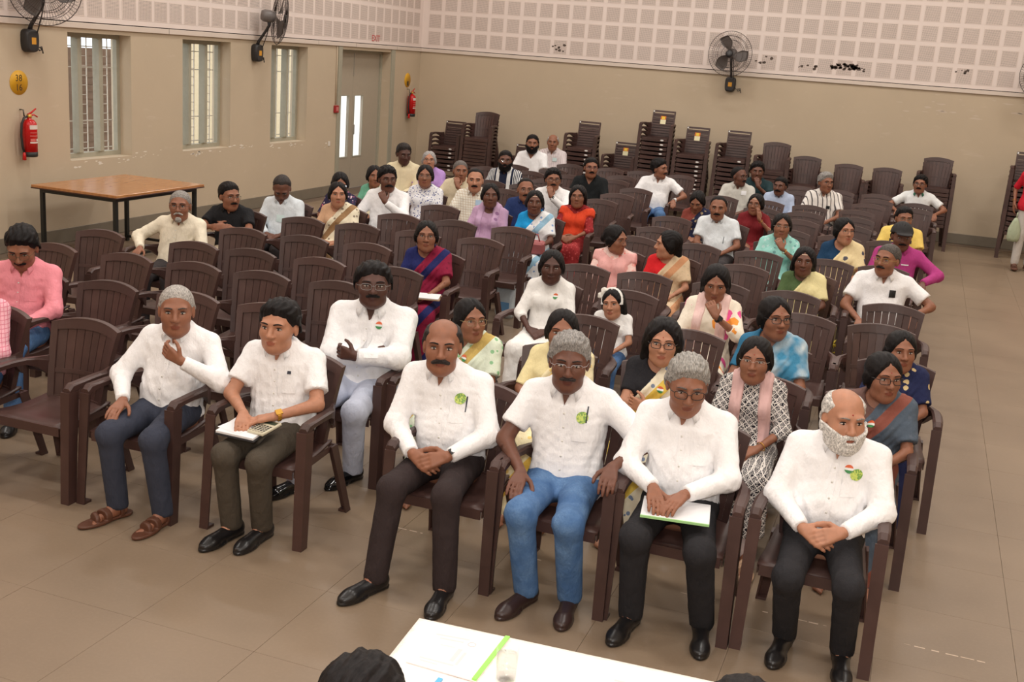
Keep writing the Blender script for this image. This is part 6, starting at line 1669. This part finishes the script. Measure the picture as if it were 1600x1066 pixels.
M_SIGN = plain('sign_yellow', (226, 170, 40), .5); M_INK = plain('ink_dark', (60, 48, 26), .6)
s1 = MB().lathe([(.0, 0), (.13, 0), (.13, -.003), (.0, -.003)], 32, 'y').build('number_sign', M_SIGN)
s1.matrix_world = Matrix.Translation((0.0015, 9.665, 1.825)) @ Matrix.Rotation(PI/2, 4, 'Z'); tag(s1, 'round yellow sign reading 38 and 16 on the left wall', 'sign')
TM = lambda x, z, y=-.0035: M3((1, 0, 0), (0, 0, 1), (0, -1, 0), (x, y, z))
text_mesh('lettering', '38', .10, M_INK, s1, TM(0.0, .045)); text_mesh('lettering', '16', .10, M_INK, s1, TM(0, -.055))
s2 = MB().lathe([(.0, 0), (.13, 0), (.13, -.003), (.0, -.003)], 32, 'y').build('number_sign', M_SIGN)
s2.matrix_world = Matrix.Translation((0.0015, 19.30, 1.90)) @ Matrix.Rotation(PI/2, 4, 'Z'); tag(s2, 'round yellow sign above the corner fire extinguisher', 'sign')
MB().box(-.02, .05, -.0042, -.0032, -.10, -.02).build('dark_print', M_INK, s2)
ex = text_mesh('exit_sign', 'EXIT', .15, plain('exit_red', (200, 50, 50), .5)); ex.matrix_world = M3((0, 1, 0), (0, 0, 1), (1, 0, 0), (0.0165, 17.93, 2.60)); tag(ex, 'red EXIT lettering above the door', 'sign')
cp = empty('call_point', (0.0, 16.60, 1.42), PI/2); tag(cp, 'small red fire call point beside the door', 'call point')
MB().bbox(-.06, .06, -.04, 0, -.06, .06, .006).build('case', plain('call_red', (165, 40, 44), .4), cp); MB().box(-.035, .035, -.042, -.040, -.03, .035).build('window', plain('call_pink', (205, 120, 118), .3), cp)
MB().bbox(-.03, .03, -.012, 0, -.04, .04, .003).build('light_switch', plain('switch_white', (228, 222, 212), .4)).matrix_world = Matrix.Translation((0.0, 16.42, .86)) @ Matrix.Rotation(PI/2, 4, 'Z')
tag(bpy.data.objects['light_switch'], 'small white switch plate on the wall left of the door', 'switch')

# wooden table on a black steel frame by the left wall
wt = empty('wooden_table', (0.89, 10.20, 0)); tag(wt, 'wood-topped table with black steel legs below the nearest window', 'table')
def wood_mat():
    t = NT('table_wood'); v = t.coord(); mp = t.n('ShaderNodeMapping'); t.l(v, mp.inputs['Vector']); mp.inputs['Scale'].default_value = (6, 1, 1)
    nz = t.noise(mp.outputs[0], 5, 5, .6); t.color(t.mix(t.ramp(nz, .3, .7), lin((168, 112, 66)), lin((192, 136, 86)))); t.rough(.22); return t.m
MB().bbox(-.56, .56, -.76, .76, .752, .782, .004).build('tabletop', wood_mat(), wt)
MB().bbox(-.563, .563, -.763, .763, .742, .756, .003).build('edging', plain('edging_dark', (70, 40, 30), .4), wt)
M_STEEL = plain('steel_black', (30, 32, 31), .4)
m = MB(); m.box(-.50, .50, -.70, -.66, .70, .742); m.box(-.50, .50, .66, .70, .70, .742); m.box(-.50, -.46, -.66, .66, .70, .742); m.box(.46, .50, -.66, .66, .70, .742); m.build('frame', M_STEEL, wt)
for x in (-.48, .48):
    for y in (-.68, .68): MB().box(x-.02, x+.02, y-.02, y+.02, 0, .70).build('leg', M_STEEL, wt)
for y in (-.68, .68): MB().box(-.46, .46, y-.015, y+.015, .04, .07).build('stretcher', M_STEEL, wt)
MB().box(.30, .34, -.66, .66, .04, .07).build('stretcher', M_STEEL, wt)

# speakers' table with its cloth, folders and glass
sp = empty('speakers_table', (8.925, 2.655, 0)); tag(sp, 'folding table under the white cloth in the foreground', 'table')
TA = math.radians(4)
sp.rotation_euler = (0, 0, TA)
MB().bbox(-.90, .90, -.22, .34, .70, .73, .004).build('tabletop', plain('table_grey', (170, 168, 164), .5), sp)
for x in (-.8, .8):
    for y in (-.16, .28): MB().tube([(x, y, 0), (x, y, .70)], .016, 8).build('leg', M_STEEL, sp)
def cloth_mesh():
    V = []; F = []; nx, ny = 60, 30
    x0, x1, y0, y1, zt = -.945, .945, -.26, .375, .734
    per = []
    # top grid
    for j in range(ny+1):
        for i in range(nx+1): V.append((x0+(x1-x0)*i/nx, y0+(y1-y0)*j/ny, zt))
    n = nx+1
    for j in range(ny):
        for i in range(nx): F.append((j*n+i, j*n+i+1, (j+1)*n+i+1, (j+1)*n+i))
    ring = [i for i in range(n)]+[j*n+nx for j in range(1, ny+1)]+[ny*n+i for i in range(nx-1, -1, -1)]+[j*n for j in range(ny-1, 0, -1)]
    prev = ring
    for k in range(1, 7):
        cur = []
        for q, idx in enumerate(ring):
            x, y, _ = V[idx]; dx = (1 if x > x1-1e-6 else (-1 if x < x0+1e-6 else 0)); dy = (1 if y > y1-1e-6 else (-1 if y < y0+1e-6 else 0))
            w = .012*k/6*(1+math.sin(q*.9))+.004
            cur.append(len(V)); V.append((x+dx*w, y+dy*w, zt-.006-.50*k/6))
        L = len(ring)
        for q in range(L): F.append((prev[q], cur[q], cur[(q+1) % L], prev[(q+1) % L]))
        prev = cur
    me = mesh_np('tablecloth', np.array(V), np.array(F)); return me
tc = obj('tablecloth', cloth_mesh(), cloth((252, 246, 238))); tc.location = (8.925, 2.655, 0); tc.rotation_euler = (0, 0, TA)
so = tc.modifiers.new('thickness', 'SOLIDIFY'); so.thickness = .002
tag(tc, 'white cloth covering the speakers table in the foreground', 'tablecloth')
ZT = .7365
def folder(corners, strip, strip_side, label, printed=True):
    """corners near-left, near-right, far-right, far-left on the table top"""
    a, b, c, d = [Vector((x, y, 0)) for x, y in corners]; o = (a+b+c+d)/4
    e = empty('folder', (o.x, o.y, ZT)); tag(e, label, 'folder', 'folders on the speakers table')
    L = lambda P: [tuple(p-o) for p in P]
    def slab(P, z0, z1, name, mat, par=e):
        P = L(P); m = MB(); m.add([(x, y, z0) for x, y, _ in P]+[(x, y, z1) for x, y, _ in P], [(3, 2, 1, 0), (4, 5, 6, 7), (0, 1, 5, 4), (1, 2, 6, 5), (2, 3, 7, 6), (3, 0, 4, 7)]); return m.build(name, mat, par)
    slab((a, b, c, d), 0, .004, 'cover', plain('folder_sheet', (244, 226, 226), .35))
    at2 = lambda u, v: a+(b-a)*u+(d-a)*v+(c-d-b+a)*(u*v)
    if strip_side == 'r': slab((at2(.94, 0), b, c, at2(.94, 1)), .004, .010, 'spine', strip)
    else: slab((a, at2(.06, 0), at2(.06, 1), d), .004, .010, 'spine', strip)
    if printed:
        pk = plain('print_faint', (228, 206, 208), .6)
        for u0, u1, v0, v1 in ((.10, .55, .78, .81), (.18, .50, .70, .73), (.12, .60, .16, .19), (.15, .40, .10, .125), (.50, .56, .25, .55), (.60, .64, .2, .5), (.25, .45, .55, .57)):
            slab((at2(u0, v0), at2(u1, v0), at2(u1, v1), at2(u0, v1)), .004, .0044, 'print', pk)
        q = L([at2(.62, .70)])[0]; m = MB(); m.tube([(q[0]+.012*math.cos(t), q[1]+.012*math.sin(t), .0045) for t in [2*PI*i/14 for i in range(14)]], .0012, 4, closed=True); m.build('print', pk, e)
        q = L([at2(.20, .10)])[0]
GREEN = plain('spine_green', (150, 226, 90), .4); BLUE = plain('spine_blue', (84, 176, 222), .4)
folder([(8.035, 2.70), (8.262, 2.695), (8.263, 2.972), (8.025, 2.93)], GREEN, 'r', 'clear-fronted folder with lime green spine on the speakers table')
folder([(8.16, 2.41), (8.40, 2.41), (8.40, 2.655), (8.16, 2.655)], BLUE, 'l', 'folder with blue spine near the tousled-haired person')
folder([(8.60, 2.66), (8.84, 2.67), (8.845, 2.955), (8.60, 2.945)], BLUE, 'r', 'folder with blue spine near the right corner of the cloth')
# water glass
gx, gy = 8.335, 2.745
gl = empty('water_glass', (gx, gy, ZT)); tag(gl, 'clear tumbler half full of water on the white cloth', 'glass')
def gmat(name, ior, tint):
    t = NT(name); t.color(tint); t.b.inputs['Transmission Weight'].default_value = 1.0; t.b.inputs['IOR'].default_value = ior; t.rough(0.0); return t.m
MB().lathe([(.0, .0), (.028, .0), (.030, .004), (.0335, .105), (.0338, .107), (.0318, .107), (.0312, .103), (.0282, .008), (.0, .007)], 28, 'z').build('tumbler', glassmat(), gl)
MB().lathe([(.0, .0075), (.0279, .0085), (.0305, .085), (.0, .085)], 28, 'z').build('water', glassmat(), gl)

# things on laps
def lap_item(key, dx, dy, dz):
    d = [j for j in jobs if j[3] == PEOPLE[key][1]][0]
    root = d[0]['_root']; M = root.matrix_basis if hasattr(root, 'matrix_basis') else root.matrix_local
    r = Matrix.Rotation(d[4], 4, 'Z'); v = r @ Vector((dx, dy, 0)); return Vector((d[1]+v.x, d[2]+v.y, dz)), d[4]
def place(e, key, dx, dy, z, rz=0, tilt=0):
    p, r = lap_item(key, dx, dy, z); e.location = p; e.rotation_euler = (tilt, 0, r+rz); return e
nb = empty('notebook'); place(nb, 'M2', -.03, -.26, .585, -.15, .12); tag(nb, 'loose white papers on a notebook under the calculator', 'papers')
MB().bbox(-.13, .10, -.10, .10, -.008, .004, .002).build('cover', plain('cover_dark', (50, 50, 54), .5), nb); MB().bbox(-.125, .095, -.098, .096, .004, .016, .001).build('pages', plain('paper_white', (238, 238, 240), .7), nb)
MB().add([(-.14, -.06, .017), (-.0, -.09, .018), (.03, .09, .018), (-.10, .11, .017)], [(0, 1, 2, 3)]).build('loose_sheet', plain('paper_white', (238, 238, 240), .7), nb)
ca = empty('calculator'); place(ca, 'M2', .055, -.255, .607, -.25, .12); tag(ca, 'beige desk calculator with dark display under the man\'s hand', 'calculator')
MB().bbox(-.05, .05, -.075, .075, -.006, .010, .004).build('case', plain('calc_beige', (206, 198, 172), .4), ca); MB().box(-.04, .04, .03, .06, .010, .0115).build('display', plain('calc_display', (70, 80, 66), .2), ca)
km = MB().bbox(-.006, .006, -.005, .005, 0, .003, .001).mesh('key')
for i in range(5):
    for j in range(5): obj('key', km, plain('calc_key', (60, 56, 54), .5) if j else plain('calc_key_light', (170, 160, 140), .5), ca, loc=(-.036+.018*i, -.062+.0165*j, .010))
f3 = empty('file_folder'); place(f3, 'f3', .03, -.27, .598, .12, .06); tag(f3, 'pale folder with green edge on the silver-haired man\'s lap', 'folder')
MB().bbox(-.15, .15, -.09, .11, -.006, .004, .002).build('cover', plain('paper_white', (238, 238, 240), .7), f3); MB().box(-.15, .15, -.096, -.090, -.006, .005).build('edge_strip', plain('strip_green', (170, 220, 150), .4), f3)
bk = empty('booklet'); place(bk, 'navysaree', .10, -.26, .60, .1, .05); tag(bk, 'open white booklet on the lap of the woman in maroon saree', 'booklet')
MB().bbox(-.11, .11, -.08, .08, -.01, .0, .002).build('cover', plain('cover_tan', (170, 140, 110), .6), bk); MB().bbox(-.10, .10, -.075, .075, .0, .008, .002).build('pages', plain('paper_white', (238, 238, 240), .7), bk)
hb = empty('handbag'); place(hb, 'bluesaree', .05, -.25, .59, .0, .15); tag(hb, 'dusty red handbag on the lap of the woman in white saree', 'handbag')
MB().bbox(-.14, .14, -.06, .06, -.03, .10, .02).build('body', plain('bag_red', (165, 92, 92), .6), hb); MB().tube([(-.09, 0, .10), (-.07, 0, .17), (.07, 0, .17), (.09, 0, .10)], .008, 6).build('strap', plain('bag_red', (165, 92, 92), .6), hb)
ph = empty('mobile_phone'); place(ph, 'phonewoman', .17, -.22, .965, .2, 1.0); tag(ph, 'phone with lit white screen held up by the woman in floral print', 'phone')
MB().bbox(-.038, .038, -.075, .075, -.004, .004, .003).build('case', PHONE, ph)
t = NT('screen_lit'); t.color((.1, .1, .12)); t.b.inputs['Emission Color'].default_value = (.9, .95, 1, 1); t.b.inputs['Emission Strength'].default_value = 1.5
MB().box(-.034, .034, -.070, .070, .004, .0045).build('screen', t.m, ph)
pp = MB().bbox(-.07, .07, -.10, .10, 0, .004, .001).build('paper_sheet', plain('paper_white', (238, 238, 240), .7)); place(pp, 'moust', -.05, -.24, .60, .2, .1); tag(pp, 'white sheet on the lap of the man with fist at chin', 'paper')
pw = MB().bbox(-.05, .05, -.07, .07, 0, .012, .002).build('card_packet', plain('paper_lilac', (216, 210, 222), .6)); place(pw, 'greysaree', .09, -.25, .60, .1, .5); tag(pw, 'pale packet on the lap of the woman in slate-grey saree', 'packet')
gb = empty('carry_bag', (10.62, 17.50, .42)); tag(gb, 'pale green carry bag held by the standing person in red', 'bag')
m = MB(); secs = []
for z, w, d in ((0, .07, .035), (.05, .09, .05), (.18, .085, .045), (.28, .05, .02), (.34, .02, .01)): secs.append([(w*math.cos(a), d*math.sin(a), z) for a in [2*PI*i/14 for i in range(14)]])
m.loft(secs); m.build('sack', cloth((176, 186, 158)), gb); MB().tube([(0, 0, .33), (.005, 0, .42)], .008, 6).build('handle', cloth((176, 186, 158)), gb)

pk = empty('plastic_packet', (5.62, 10.02, 0)); tag(pk, 'pale blue and white plastic packet on the floor between the chair rows', 'packet')
m = MB(); secs = []
for z, w, d in ((0, .085, .05), (.05, .10, .06), (.20, .09, .05), (.28, .10, .02), (.29, .10, .01)): secs.append([(w*math.copysign(abs(math.cos(a))**.6, math.cos(a)), d*math.copysign(abs(math.sin(a))**.6, math.sin(a)), z) for a in [2*PI*i/16 for i in range(16)]])
m.loft(secs); m.build('pouch', plain('packet_white', (214, 226, 232), .35, var=.05, scale=30), pk)
MB().box(-.06, .06, -.064, -.058, .07, .16).build('printed_panel', plain('packet_blue', (110, 160, 205), .35), pk)
yb = empty('flower_bag', (8.80, 9.62, 0)); tag(yb, 'clear bag of yellow flowers on the floor by the aisle-side chairs', 'bag')
rnd = random.Random(8); fm = MB()
secs = []
for z, w in ((0, .07), (.06, .09), (.25, .085), (.40, .05), (.42, .055)): secs.append([(w*math.cos(a)*(1+.08*math.sin(5*a)), w*.7*math.sin(a), z) for a in [2*PI*i/16 for i in range(16)]])
fm.loft(secs, False); fm.build('bag_film', glassmat(), yb)
pet = MB()
for i in range(8):
    a = 2*PI*i/8; pet.add([(0, 0, 0), (.018*math.cos(a-.3), .018*math.sin(a-.3), .008), (.032*math.cos(a), .032*math.sin(a), .004), (.018*math.cos(a+.3), .018*math.sin(a+.3), .008)], [(0, 1, 2, 3)])
pet.lathe([(.0, .014), (.010, .010), (.012, .002), (.0, .0)], 8)
pmesh = pet.mesh('flower')
for i in range(14):
    a = rnd.uniform(0, 2*PI); r = rnd.uniform(0, .05)
    f = obj('flower', pmesh, plain('petal_yellow', (236, 208, 70), .6), yb, loc=(r*math.cos(a), r*.7*math.sin(a), .06+.024*i)); f.rotation_euler = (rnd.uniform(-1.2, 1.2), rnd.uniform(-1.2, 1.2), a)
